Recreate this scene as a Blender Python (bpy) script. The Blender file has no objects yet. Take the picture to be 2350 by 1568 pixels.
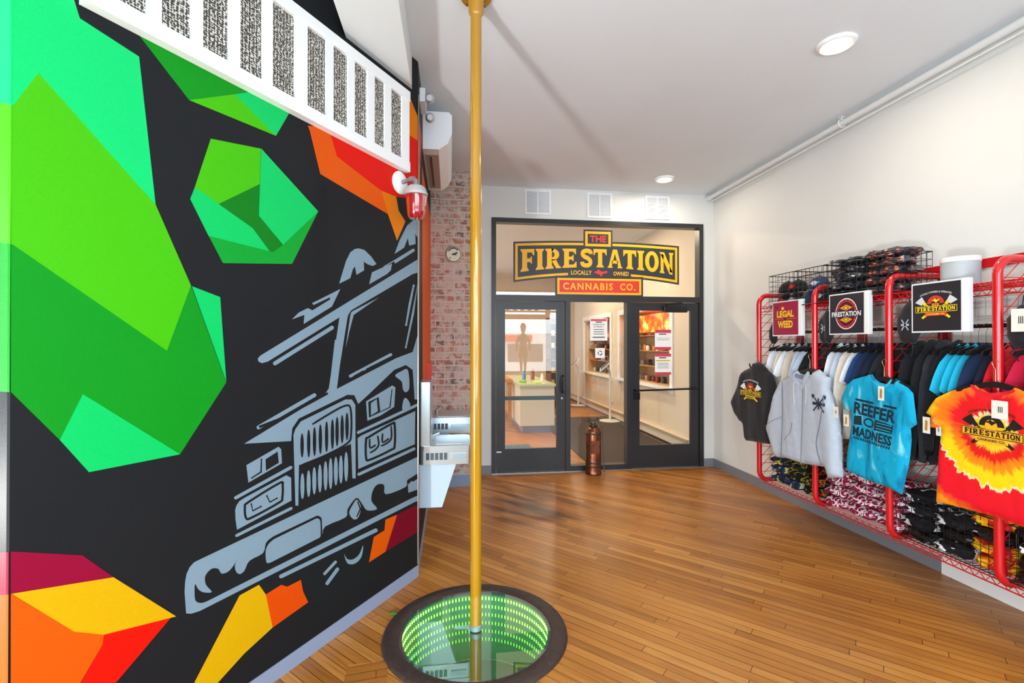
import bpy, math, random
from mathutils import Vector, Matrix, noise, geometry
random.seed(7)
R = math.radians
SC = bpy.context.scene
COL = SC.collection

# ---------------------------------------------------------------- camera
F, CX, CY = 1100.0, 1175.0, 784.0          # focal length and centre in pixels of the 2350 x 1568 frame
YAW, PITCH, EYE = R(7.3), R(0.31), Vector((0, 0, 1.6))
fw = Vector((math.sin(YAW) * math.cos(PITCH), math.cos(YAW) * math.cos(PITCH), math.sin(PITCH)))
rt = Vector((math.cos(YAW), -math.sin(YAW), 0))
up = rt.cross(fw)
cam_d = bpy.data.cameras.new('camera')
cam_d.sensor_width = 36
cam_d.lens = 36 * F / 2350
cam = bpy.data.objects.new('camera', cam_d)
COL.objects.link(cam)
cam.matrix_world = Matrix(((rt.x, up.x, -fw.x, EYE.x), (rt.y, up.y, -fw.y, EYE.y), (rt.z, up.z, -fw.z, EYE.z), (0, 0, 0, 1)))
SC.camera = cam
# ---------------------------------------------------------------- colour, exposure
SC.view_settings.view_transform = 'Standard'
SC.view_settings.look = 'None'
SC.view_settings.gamma = 1
SC.view_settings.use_curve_mapping = False
SC.view_settings.exposure = 0.0
SC.cycles.use_denoising = True
SC.cycles.max_bounces = 10
SC.cycles.diffuse_bounces = 5
SC.cycles.transparent_max_bounces = 16
SC.cycles.sample_clamp_indirect = 6
SC.cycles.caustics_reflective = False
SC.cycles.caustics_refractive = False
# ---------------------------------------------------------------- world: bright overcast street
W = bpy.data.worlds.new('sky')
SC.world = W
W.use_nodes = True
wn = W.node_tree.nodes
wl = W.node_tree.links
bg = wn['Background']
tc = wn.new('ShaderNodeTexCoord')
sp = wn.new('ShaderNodeSeparateXYZ')
cr = wn.new('ShaderNodeValToRGB')
wl.new(tc.outputs['Generated'], sp.inputs[0])
ma = wn.new('ShaderNodeMath'); ma.operation = 'MULTIPLY_ADD'; ma.inputs[1].default_value = .5; ma.inputs[2].default_value = .5
wl.new(sp.outputs['Z'], ma.inputs[0]); wl.new(ma.outputs[0], cr.inputs[0])
cr.color_ramp.elements[0].position = .47; cr.color_ramp.elements[0].color = (.50, .52, .54, 1)
cr.color_ramp.elements[1].position = .53; cr.color_ramp.elements[1].color = (.76, .90, 1.0, 1)
wl.new(cr.outputs[0], bg.inputs[0])
bg.inputs[1].default_value = 10.8


def light(name, kind, loc, energy, color=(1, 1, 1), size=.2, size_y=None, aim=None, spread=None, portal=False, shape=None):
    d = bpy.data.lights.new(name, kind)
    d.energy = energy
    d.color = color
    if kind == 'AREA':
        d.shape = shape or ('RECTANGLE' if size_y else 'DISK')
        d.size = size
        if size_y: d.size_y = size_y
        if spread: d.spread = spread
        if portal: d.cycles.is_portal = True
    elif kind == 'POINT': d.shadow_soft_size = size
    o = bpy.data.objects.new(name, d)
    COL.objects.link(o)
    o.location = loc
    if aim is not None:
        o.rotation_euler = (Vector(aim) - Vector(loc)).to_track_quat('-Z', 'Y').to_euler()
    return o


# the sky comes in through the front windows (behind the camera) and an assumed glazed entrance at the left
light('window_portal', 'AREA', (1.15, -1.27, 1.95), 1, size=4.3, size_y=2.3, aim=(1.15, 5, 1.95), portal=True)
light('assumed_entrance_portal', 'AREA', (-2.9, -1.27, 1.4), 1, size=2.9, size_y=2.7, aim=(-2.9, 5, 1.4), portal=True)
# assumed low area light outside the entrance, casting the pole shadow on the ceiling
light('assumed_low_light', 'AREA', (-2.75, -1.6, .35), 190, (1, .98, .95), .3, .3, (1.2, 3.9, 3.5))


# ---------------------------------------------------------------- pixel -> point on a known surface
def ray(px, py):
    return (fw + rt * ((px - CX) / F) + up * ((CY - py) / F))


def hit(px, py, p, n):
    d = ray(px, py); n = Vector(n); p = Vector(p)
    t = (p - EYE).dot(n) / d.dot(n)
    return EYE + d * t


def hx(px, py, x): return hit(px, py, (x, 0, 0), (1, 0, 0))
def hy(px, py, y): return hit(px, py, (0, y, 0), (0, 1, 0))
def hz(px, py, z): return hit(px, py, (0, 0, z), (0, 0, 1))


# ---------------------------------------------------------------- materials
def lin(h):
    h = h.lstrip('#')
    v = [int(h[i:i + 2], 16) / 255 for i in (0, 2, 4)]
    return tuple((c / 12.92 if c <= .04045 else ((c + .055) / 1.055) ** 2.4) for c in v) + (1,)


MATS = {}


def nt(m):
    m.use_nodes = True
    return m.node_tree.nodes, m.node_tree.links, m.node_tree.nodes['Principled BSDF']


def mat(name, col, rough=.5, metal=0, spec=.5, emit=0, vary=None, bump=None, coat=0, sheen=0):
    if name in MATS: return MATS[name]
    m = bpy.data.materials.new(name)
    n, l, b = nt(m)
    c = lin(col) if isinstance(col, str) else tuple(col) + (1,)
    b.inputs['Base Color'].default_value = c
    m.diffuse_color = c
    b.inputs['Roughness'].default_value = rough
    b.inputs['Metallic'].default_value = metal
    b.inputs['Specular IOR Level'].default_value = spec
    b.inputs['Coat Weight'].default_value = coat
    b.inputs['Sheen Weight'].default_value = sheen
    if emit:
        b.inputs['Emission Color'].default_value = c
        b.inputs['Emission Strength'].default_value = emit
    if vary or bump:
        t = n.new('ShaderNodeTexCoord')
    if vary:
        sc_, am = vary
        x = n.new('ShaderNodeTexNoise'); x.inputs['Scale'].default_value = sc_; x.inputs['Detail'].default_value = 6
        l.new(t.outputs['Object'], x.inputs['Vector'])
        r = n.new('ShaderNodeValToRGB')
        r.color_ramp.elements[0].position = .3; r.color_ramp.elements[1].position = .7
        r.color_ramp.elements[0].color = tuple(k * (1 - am) for k in c[:3]) + (1,)
        r.color_ramp.elements[1].color = tuple(min(1, k * (1 + am)) for k in c[:3]) + (1,)
        l.new(x.outputs['Fac'], r.inputs[0]); l.new(r.outputs[0], b.inputs['Base Color'])
    if bump:
        sc_, st = bump
        y = n.new('ShaderNodeTexNoise'); y.inputs['Scale'].default_value = sc_; y.inputs['Detail'].default_value = 4
        l.new(t.outputs['Object'], y.inputs['Vector'])
        q = n.new('ShaderNodeBump'); q.inputs['Strength'].default_value = st; q.inputs['Distance'].default_value = .01
        l.new(y.outputs['Fac'], q.inputs['Height']); l.new(q.outputs[0], b.inputs['Normal'])
    MATS[name] = m
    return m


def glassmat(name, tint=(.96, .98, .97), rough=0.0, ior=1.5, base=0.0):
    m = bpy.data.materials.new(name); m.use_nodes = True
    n, l = m.node_tree.nodes, m.node_tree.links
    n.remove(n['Principled BSDF'])
    o = n['Material Output']
    tr = n.new('ShaderNodeBsdfTransparent'); tr.inputs[0].default_value = tuple(tint) + (1,)
    gl = n.new('ShaderNodeBsdfGlossy'); gl.inputs['Roughness'].default_value = rough
    fr = n.new('ShaderNodeFresnel'); fr.inputs[0].default_value = ior
    ad = n.new('ShaderNodeMath'); ad.operation = 'ADD'; ad.inputs[1].default_value = base; ad.use_clamp = True
    mx = n.new('ShaderNodeMixShader')
    ge = n.new('ShaderNodeNewGeometry'); iv = n.new('ShaderNodeMath'); iv.operation = 'MULTIPLY_ADD'; iv.inputs[1].default_value = 1 / ior - ior; iv.inputs[2].default_value = ior
    l.new(ge.outputs['Backfacing'], iv.inputs[0]); l.new(iv.outputs[0], fr.inputs[0])
    l.new(fr.outputs[0], ad.inputs[0]); l.new(ad.outputs[0], mx.inputs[0])
    l.new(tr.outputs[0], mx.inputs[1]); l.new(gl.outputs[0], mx.inputs[2]); l.new(mx.outputs[0], o.inputs[0])
    return m


def ramp(n, stops, interp='LINEAR'):
    r = n.new('ShaderNodeValToRGB')
    e = r.color_ramp.elements
    r.color_ramp.interpolation = interp
    while len(e) < len(stops): e.new(.5)
    for i, (p, c) in enumerate(stops):
        e[i].position = p; e[i].color = lin(c) if isinstance(c, str) else tuple(c)
    return r


def mixc(n, l, fac, a, b, mode='MIX'):
    x = n.new('ShaderNodeMix'); x.data_type = 'RGBA'; x.blend_type = mode
    for s, v in ((0, fac), (6, a), (7, b)):
        if hasattr(v, 'links') or isinstance(v, bpy.types.NodeSocket): l.new(v, x.inputs[s])
        elif s == 0: x.inputs[0].default_value = v
        else: x.inputs[s].default_value = lin(v) if isinstance(v, str) else v
    return x.outputs[2]


def mth(n, l, op, a, b=None, c=None):
    x = n.new('ShaderNodeMath'); x.operation = op
    for i, v in enumerate((a, b, c)):
        if v is None: continue
        if isinstance(v, bpy.types.NodeSocket): l.new(v, x.inputs[i])
        else: x.inputs[i].default_value = v
    return x.outputs[0]


# ---------------------------------------------------------------- mesh building
class MB:
    def __init__(s): s.v, s.f, s.m = [], [], []

    def add(s, vs, fs, m=0):
        k = len(s.v)
        s.v += [Vector(p) for p in vs]
        s.f += [tuple(i + k for i in f) for f in fs]
        s.m += [m] * len(fs)

    def box(s, x0, x1, y0, y1, z0, z1, m=0, M=None):
        v = [Vector((x, y, z)) for z in (z0, z1) for x, y in ((x0, y0), (x1, y0), (x1, y1), (x0, y1))]
        if M is not None: v = [M @ p for p in v]
        s.add(v, [(3, 2, 1, 0), (4, 5, 6, 7), (0, 1, 5, 4), (1, 2, 6, 5), (2, 3, 7, 6), (3, 0, 4, 7)], m)

    def rbox(s, x0, x1, y0, y1, z0, z1, r, m=0, M=None, n=3):
        """box with rounded vertical corners"""
        pts = []
        for cx, cy, a0 in ((x1 - r, y1 - r, 0), (x0 + r, y1 - r, 90), (x0 + r, y0 + r, 180), (x1 - r, y0 + r, 270)):
            for k in range(n + 1):
                a = R(a0 + 90 * k / n); pts.append((cx + r * math.cos(a), cy + r * math.sin(a)))
        s.prism([(p[0], p[1]) for p in pts], z0, z1, m, M)

    def prism(s, pts, z0, z1, m=0, M=None):
        n = len(pts)
        v = [Vector((p[0], p[1], z)) for z in (z0, z1) for p in pts]
        if M is not None: v = [M @ p for p in v]
        s.add(v, [tuple(range(n - 1, -1, -1)), tuple(range(n, 2 * n))] + [(i, (i + 1) % n, n + (i + 1) % n, n + i) for i in range(n)], m)

    def tube(s, pts, r, n=8, m=0, closed=False, caps=True):
        P = [Vector(p) for p in pts]; L = len(P)
        rs = r if isinstance(r, (list, tuple)) else [r] * L
        nrm = None; rings = []
        for i in range(L):
            a = P[(i - 1) % L] if (closed or i > 0) else P[i]
            b = P[(i + 1) % L] if (closed or i < L - 1) else P[i]
            t = (b - a).normalized()
            if nrm is None:
                nrm = t.orthogonal().normalized()
            else:
                nrm = (nrm - t * nrm.dot(t))
                nrm = nrm.normalized() if nrm.length > 1e-6 else t.orthogonal().normalized()
            bi = t.cross(nrm)
            rings.append([P[i] + (nrm * math.cos(2 * math.pi * k / n) + bi * math.sin(2 * math.pi * k / n)) * rs[i] for k in range(n)])
        vs = [p for g in rings for p in g]; fs = []
        for i in range(L if closed else L - 1):
            j = (i + 1) % L
            for k in range(n):
                fs.append((i * n + k, i * n + (k + 1) % n, j * n + (k + 1) % n, j * n + k))
        if caps and not closed:
            fs.append(tuple(range(n - 1, -1, -1))); fs.append(tuple((L - 1) * n + k for k in range(n)))
        s.add(vs, fs, m)

    def lathe(s, prof, c=(0, 0, 0), n=32, m=0, M=None, a0=0, a1=360):
        c = Vector(c); full = abs(a1 - a0) >= 360
        K = n if full else n + 1
        vs = []
        for r_, z in prof:
            for k in range(K):
                a = R(a0 + (a1 - a0) * k / n)
                p = Vector((r_ * math.cos(a), r_ * math.sin(a), z))
                vs.append((M @ p if M is not None else p) + c)
        fs = []
        for i in range(len(prof) - 1):
            for k in range(n):
                k2 = (k + 1) % K
                fs.append((i * K + k, i * K + k2, (i + 1) * K + k2, (i + 1) * K + k))
        s.add(vs, fs, m)

    def poly(s, pts, m=0, flip=False):
        pts = [Vector(p) for p in pts]
        tri = geometry.tessellate_polygon([pts])
        s.add(pts, [tuple(reversed(t)) if flip else t for t in tri], m)

    def build(s, name, mats, parent=None, origin=None, smooth=False, **tags):
        if not isinstance(mats, (list, tuple)): mats = [mats]
        if origin is None:
            if parent is not None: origin = Vector(parent['_o'])
            elif s.v:
                lo = [min(p[i] for p in s.v) for i in range(3)]; hi = [max(p[i] for p in s.v) for i in range(3)]
                origin = Vector(((lo[0] + hi[0]) / 2, (lo[1] + hi[1]) / 2, lo[2]))
        origin = Vector(origin)
        me = bpy.data.meshes.new(name)
        me.from_pydata([tuple(p - origin) for p in s.v], [], s.f)
        for x in mats: me.materials.append(x)
        me.polygons.foreach_set('material_index', s.m)
        if smooth:
            me.polygons.foreach_set('use_smooth', [True] * len(s.f))
            try: me.set_sharp_from_angle(angle=R(smooth if smooth is not True else 40))
            except Exception: pass
        me.update()
        o = bpy.data.objects.new(name, me)
        COL.objects.link(o)
        o['_o'] = list(origin)
        if parent is not None:
            o.parent = parent
            o.location = origin - Vector(parent['_o'])
        else:
            o.location = origin
        tag(o, **tags)
        return o


def tag(o, label=None, cat=None, group=None, kind=None):
    if label: o['label'] = label
    if cat: o['category'] = cat
    if group: o['group'] = group
    if kind: o['kind'] = kind
    return o


def thing(name, loc, label, cat, group=None):
    o = bpy.data.objects.new(name, None)
    o.empty_display_size = .1
    COL.objects.link(o)
    o.location = loc
    o['_o'] = list(loc)
    return tag(o, label, cat, group)


def copy_tree(src, loc=None, rz=None, label=None, group=None, parent=None):
    c = src.copy(); COL.objects.link(c)
    if parent is not None: c.parent = parent
    if loc is not None: c.location = loc
    if rz is not None: c.rotation_euler = (0, 0, rz)
    if label: c['label'] = label
    if group: c['group'] = group
    for ch in list(src.children):
        copy_tree(ch, parent=c)
    return c


def recolor(o, m, slot=0):
    o.material_slots[slot].link = 'OBJECT'
    o.material_slots[slot].material = m


def ribbon(pts, w, closed=False, taper=False, cap=True):
    """outline of a flat stroke through 2-D points"""
    P = [Vector(p) for p in pts]; n = len(P); L, Rr = [], []
    for i in range(n):
        a = P[(i - 1) % n] if (closed or i > 0) else P[i]
        b = P[(i + 1) % n] if (closed or i < n - 1) else P[i]
        t = (b - a).normalized(); q = Vector((-t.y, t.x))
        k = w / 2
        if not closed:
            if taper: k *= max(.08, math.sin(math.pi * (i + .35) / (n - .3)))
            elif cap and i in (0, n - 1) and n > 2: k *= .7
        L.append(P[i] + q * k); Rr.append(P[i] - q * k)
    return L, Rr


def curve(pts, k=5, closed=False):
    P = [Vector(p) for p in pts]; n = len(P); out = []
    for i in range(n if closed else n - 1):
        g = lambda j: P[j % n] if closed else P[max(0, min(n - 1, j))]
        a, b, c, d = g(i - 1), g(i), g(i + 1), g(i + 2)
        for s in range(k):
            t = s / k
            out.append(.5 * ((2 * b) + (c - a) * t + (2 * a - 5 * b + 4 * c - d) * t * t + (3 * b - a - 3 * c + d) * t ** 3))
    if not closed: out.append(P[-1])
    return out


# ---- flat artwork: 2-D shapes mapped by a function fr(u, v, lift) -> 3-D point
def a_poly(mb, fr, pts, m, lift=.001):
    pts = [Vector((p[0], p[1], 0)) for p in pts]
    tri = geometry.tessellate_polygon([pts])
    mb.add([fr(p.x, p.y, lift) for p in pts], tri, m)


def a_band(mb, fr, u0, u1, v0, v1, m, lift=.001, n=12):
    us = [u0 + (u1 - u0) * k / n for k in range(n + 1)]
    mb.add([fr(u, v0, lift) for u in us] + [fr(u, (v0 + v1) / 2, lift) for u in us] + [fr(u, v1, lift) for u in us],
           [(r_ * (n + 1) + k, r_ * (n + 1) + k + 1, (r_ + 1) * (n + 1) + k + 1, (r_ + 1) * (n + 1) + k) for r_ in range(2) for k in range(n)], m)


def a_stroke(mb, fr, pts, w, m, lift=.001, closed=False, taper=False, smooth=0):
    if smooth: pts = curve(pts, smooth, closed)
    L, Rr = ribbon(pts, w, closed, taper)
    n = len(L)
    mb.add([fr(p.x, p.y, lift) for p in L + Rr], [(i, (i + 1) % n, n + (i + 1) % n, n + i) for i in range(n if closed else n - 1)], m)


def ell(cx, cy, rx, ry, n=28, a0=0, a1=360):
    full = a1 - a0 >= 360
    return [(cx + rx * math.cos(R(a0 + (a1 - a0) * k / n)), cy + ry * math.sin(R(a0 + (a1 - a0) * k / n))) for k in range(n if full else n + 1)]


_TX = {}


def txt2d(s, bold=0.0, space=1.0):
    key = (s, bold, space)
    if key not in _TX:
        c = bpy.data.curves.new('t', 'FONT'); c.body = s; c.size = 1; c.offset = bold; c.resolution_u = 2; c.space_character = space
        c.fill_mode = 'FRONT'
        o = bpy.data.objects.new('t', c)
        me = o.to_mesh()
        v = [(p.co.x, p.co.y) for p in me.vertices]; f = [tuple(p.vertices) for p in me.polygons]
        o.to_mesh_clear()
        bpy.data.objects.remove(o); bpy.data.curves.remove(c)
        x0 = min(p[0] for p in v); x1 = max(p[0] for p in v); y0 = min(p[1] for p in v); y1 = max(p[1] for p in v)
        _TX[key] = ([((p[0] - x0) / (x1 - x0) - .5, (p[1] - y0) / (y1 - y0) - .5) for p in v], f)
    return _TX[key]


def a_text(mb, fr, s, cx, cy, w, h, m, lift=.001, bold=.02, warp=None, space=1.0):
    v, f = txt2d(s, bold, space)
    P = []
    for x, y in v:
        u, q = cx + x * w, cy + y * h
        if warp: u, q = warp(u, q)
        P.append(fr(u, q, lift))
    mb.add(P, f, m)


# wedge-serif display capitals: list of polygons in a box one unit high, and the width
_I = [(0, 0), (.44, 0), (.44, .05), (.35, .16), (.35, .84), (.44, .95), (.44, 1), (0, 1), (0, .95), (.09, .84), (.09, .16), (0, .05)]
def _ring(cx, cy, rx, ry, ix, iy, a0=0, a1=360, n=18):
    o = ell(cx, cy, rx, ry, n, a0, a1); i = ell(cx, cy, ix, iy, n, a0, a1)
    if a1 - a0 >= 360: o.append(o[0]); i.append(i[0])
    return [[o[k], o[k + 1], i[k + 1], i[k]] for k in range(len(o) - 1)]
def _str(pts, w):
    L, Q = ribbon(curve(pts, 4), w, cap=False)
    return [[L[k], L[k + 1], Q[k + 1], Q[k]] for k in range(len(L) - 1)]
GL = {
    'I': ([_I], .44),
    'T': ([[(0, 1), (.8, 1), (.8, .66), (.76, .66), (.68, .8), (.53, .83), (.53, .16), (.62, .05), (.62, 0), (.18, 0), (.18, .05), (.27, .16), (.27, .83), (.12, .8), (.04, .66), (0, .66)]], .8),
    'F': ([[(0, 0), (.44, 0), (.44, .05), (.35, .16), (.35, .4), (.5, .4), (.56, .32), (.6, .32), (.6, .66), (.56, .66), (.5, .57), (.35, .57), (.35, .84), (.58, .84), (.68, .7), (.73, .7), (.73, 1), (0, 1), (0, .95), (.09, .84), (.09, .16), (0, .05)]], .73),
    'E': ([[(0, 0), (.76, 0), (.76, .3), (.71, .3), (.6, .16), (.35, .16), (.35, .42), (.5, .42), (.56, .34), (.6, .34), (.6, .67), (.56, .67), (.5, .58), (.35, .58), (.35, .84), (.58, .84), (.68, .7), (.73, .7), (.73, 1), (0, 1), (0, .95), (.09, .84), (.09, .16), (0, .05)]], .76),
    'A': ([[(0, 0), (.3, 0), (.3, .05), (.25, .1), (.45, .78), (.45, 1), (.32, 1), (.07, .1), (0, .05)], [(.9, 0), (.6, 0), (.6, .05), (.65, .1), (.45, .78), (.45, 1), (.58, 1), (.83, .1), (.9, .05)], [(.24, .24), (.66, .24), (.62, .4), (.28, .4)]], .9),
    'R': ([_I, [(.34, .46), (.56, .46), (.74, .12), (.84, .06), (.84, 0), (.58, 0), (.34, .4)]] + _ring(.36, .7, .38, .3, .13, .14, -95, 95), .84),
    'S': (_str([(.62, .72), (.6, .84), (.4, .9), (.17, .84), (.13, .7), (.24, .58), (.46, .48), (.6, .34), (.56, .16), (.36, .1), (.14, .16), (.1, .3)], .23), .73),
    'O': (_ring(.42, .5, .43, .52, .18, .33), .85),
    'N': ([[(0, 0), (.3, 0), (.3, .05), (.24, .12), (.24, .9), (.06, .9), (.06, .12), (0, .05)], [(.86, 1), (.58, 1), (.58, .95), (.63, .88), (.63, .1), (.8, .1), (.8, .88), (.86, .95)], [(0, 1), (.28, 1), (.8, .12), (.8, 0), (.62, 0), (.06, .9), (0, .95)]], .86),
    'D': ([_I] + _ring(.34, .5, .42, .5, .18, .32, -92, 92), .76),
    'M': ([[(0, 0), (.26, 0), (.22, .1), (.22, 1), (0, 1)], [(1, 0), (.74, 0), (.78, .1), (.78, 1), (1, 1)], [(.0, 1), (.26, 1), (.58, .2), (.5, .05), (.42, .1)], [(1, 1), (.74, 1), (.42, .2), (.5, .05), (.58, .1)]], 1.0),
    'L': ([[(0, 0), (.72, 0), (.72, .34), (.66, .34), (.56, .17), (.35, .17), (.35, .84), (.44, .95), (.44, 1), (0, 1), (0, .95), (.09, .84), (.09, .16), (0, .05)]], .72),
}


def a_word(mb, fr, s, cx, w, y0, y1, m, lift=.001, gap=.1, word=.28):
    """y0, y1: functions of u (or numbers) giving the feet and the heads of the letters"""
    g0 = y0 if callable(y0) else (lambda u: y0)
    g1 = y1 if callable(y1) else (lambda u: y1)
    tot = sum(word if c == ' ' else GL[c][1] + gap for c in s) - gap
    x = 0
    for c in s:
        if c == ' ': x += word; continue
        P, wd = GL[c]
        for pl in P:
            q = []
            for a, b in pl:
                u = cx + ((x + a) / tot - .5) * w
                q.append((u, g0(u) + (g1(u) - g0(u)) * b))
            a_poly(mb, fr, q, m, lift)
        x += wd + gap


def quad(p00, p10, p11, p01):
    """frame over a flat quadrilateral: u, v in -1..1"""
    a, b, c, d = map(Vector, (p00, p10, p11, p01))
    n = (b - a).cross(d - a).normalized()
    def fr(u, v, lift=0):
        s, t = (u + 1) / 2, (v + 1) / 2
        return a * (1 - s) * (1 - t) + b * s * (1 - t) + c * s * t + d * (1 - s) * t + n * lift
    return fr


def plane_fr(o, ux, uy):
    o, ux, uy = Vector(o), Vector(ux), Vector(uy)
    n = ux.cross(uy).normalized()
    return lambda u, v, lift=0: o + ux * u + uy * v + n * lift
# ================================================================ SETTING
CEIL, XR, YB = 3.555, 3.42, 5.9
XF = -.225                                   # passage wall on the left, beyond the mural
A0 = Vector((XF, 3.365, 0))                  # corner of the mural wall
MD = Vector((-.533, -.846, 0)).normalized()   # along the mural towards the camera
MN = Vector((.846, -.533, 0)).normalized()    # out of the mural
def hm(px, py, off=0): return hit(px, py, A0 + MN * off, MN)
p_ = hm(24, 784); B0 = Vector((p_.x, p_.y, 0))
PC = Vector((.140, 2.68, 0))                 # fire pole / glass disc centre

m_white = mat('white wall paint', '#d9dbd9', .6, vary=(1.5, .02), bump=(120, .05))
m_ceil = mat('ceiling paint', '#dfe6ec', .8, vary=(1.2, .02), bump=(160, .04))
m_trim = mat('white trim', '#eef0f2', .35)
m_grey = mat('grey baseboard', '#7c7f86', .45)
m_lgrey = mat('light blue grey base', '#8a98b4', .4)
m_black = mat('black metal frame', '#26282c', .35, spec=.5)
m_dark = mat('mural charcoal', '#16181c', .6, spec=.2, vary=(220, .18))


def floor_mat(name, rotate, sc=1.0):
    m = bpy.data.materials.new(name); n, l, b = nt(m)
    t = n.new('ShaderNodeTexCoord')
    mp = n.new('ShaderNodeMapping'); mp.inputs['Rotation'].default_value = (0, 0, rotate)
    l.new(t.outputs['Object'], mp.inputs[0])
    br = n.new('ShaderNodeTexBrick')
    br.inputs['Scale'].default_value = 1; br.inputs['Brick Width'].default_value = 1.1; br.inputs['Row Height'].default_value = .057
    br.inputs['Mortar Size'].default_value = .0018; br.inputs['Mortar Smooth'].default_value = .3; br.offset_frequency = 2; br.offset = .37
    br.inputs['Color1'].default_value = (0, 0, 0, 1); br.inputs['Color2'].default_value = (1, 1, 1, 1); br.inputs['Mortar'].default_value = (.5, .5, .5, 1)
    sv = n.new('ShaderNodeSeparateXYZ'); l.new(mp.outputs[0], sv.inputs[0])
    row = mth(n, l, 'FLOOR', mth(n, l, 'DIVIDE', sv.outputs[1], .057))
    wn_ = n.new('ShaderNodeTexWhiteNoise'); wn_.noise_dimensions = '1D'; l.new(row, wn_.inputs['W'])
    cv = n.new('ShaderNodeCombineXYZ'); l.new(mth(n, l, 'MULTIPLY_ADD', wn_.outputs['Value'], 3.0, sv.outputs[0]), cv.inputs[0]); l.new(sv.outputs[1], cv.inputs[1])
    l.new(cv.outputs[0], br.inputs['Vector'])
    base = ramp(n, [(0, '#a06426'), (.3, '#b3722d'), (.7, '#bd7c34'), (1, '#c98a42')])
    l.new(br.outputs['Color'], base.inputs[0])
    # grain, stretched along the strips
    m2 = n.new('ShaderNodeMapping'); m2.inputs['Rotation'].default_value = (0, 0, rotate)
    m2.inputs['Scale'].default_value = (3, 60, 1); l.new(t.outputs['Object'], m2.inputs[0])
    # Mapping scales before rotating, so rotate first
    m2.inputs['Scale'].default_value = (1, 1, 1)
    m3 = n.new('ShaderNodeMapping'); m3.inputs['Scale'].default_value = (2.2, 55, 1); l.new(m2.outputs[0], m3.inputs[0])
    g = n.new('ShaderNodeTexNoise'); g.inputs['Scale'].default_value = 1; g.inputs['Detail'].default_value = 8; g.inputs['Roughness'].default_value = .65
    l.new(m3.outputs[0], g.inputs['Vector'])
    gr = ramp(n, [(.28, (.45, .38, .32, 1)), (.5, (1, 1, 1, 1)), (.75, (1.1, 1.06, 1.0, 1))])
    l.new(g.outputs['Fac'], gr.inputs[0])
    c = mixc(n, l, .8, base.outputs[0], gr.outputs[0], 'MULTIPLY')
    # broad tonal drift and worn dark patches
    w = n.new('ShaderNodeTexNoise'); w.inputs['Scale'].default_value = .9; w.inputs['Detail'].default_value = 5; l.new(t.outputs['Object'], w.inputs['Vector'])
    wr = ramp(n, [(.35, (.68, .6, .55, 1)), (.62, (1, 1, 1, 1))]); l.new(w.outputs['Fac'], wr.inputs[0])
    c = mixc(n, l, .6, c, wr.outputs[0], 'MULTIPLY')
    # stain near the brick pier
    d = n.new('ShaderNodeVectorMath'); d.operation = 'DISTANCE'; d.inputs[1].default_value = (.85, 4.75, 0)
    s4 = n.new('ShaderNodeMapping'); s4.inputs['Rotation'].default_value = (0, 0, 0); l.new(t.outputs['Object'], s4.inputs[0]); l.new(s4.outputs[0], d.inputs[0])
    sn = n.new('ShaderNodeTexNoise'); sn.inputs['Scale'].default_value = 1; sn.inputs['Detail'].default_value = 7
    m5 = n.new('ShaderNodeMapping'); m5.inputs['Scale'].default_value = (1.4, 9, 1); l.new(m2.outputs[0], m5.inputs[0]); l.new(m5.outputs[0], sn.inputs['Vector'])
    q = mth(n, l, 'MULTIPLY_ADD', d.outputs['Value'], -.75, 1.0)
    q = mth(n, l, 'MAXIMUM', q, 0)
    q = mth(n, l, 'MULTIPLY', q, sn.outputs['Fac'])
    sr = ramp(n, [(.26, (1, 1, 1, 1)), (.42, (.42, .33, .3, 1)), (.5, (.16, .13, .13, 1))]); l.new(q, sr.inputs[0])
    c = mixc(n, l, 1.0, c, sr.outputs[0], 'MULTIPLY')
    c = mixc(n, l, br.outputs['Fac'], c, '#3a2110')
    l.new(c, b.inputs['Base Color'])
    rr = mth(n, l, 'MULTIPLY_ADD', g.outputs['Fac'], .25, .22); l.new(rr, b.inputs['Roughness'])
    bp = n.new('ShaderNodeBump'); bp.inputs['Strength'].default_value = .25; bp.inputs['Distance'].default_value = .002; bp.invert = True
    l.new(br.outputs['Fac'], bp.inputs['Height']); l.new(bp.outputs[0], b.inputs['Normal'])
    b.inputs['Specular IOR Level'].default_value = .45
    return m


m_floor = floor_mat('oak strip floor', R(45))
m_patch = floor_mat('repair patch planks', R(-8))


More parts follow.
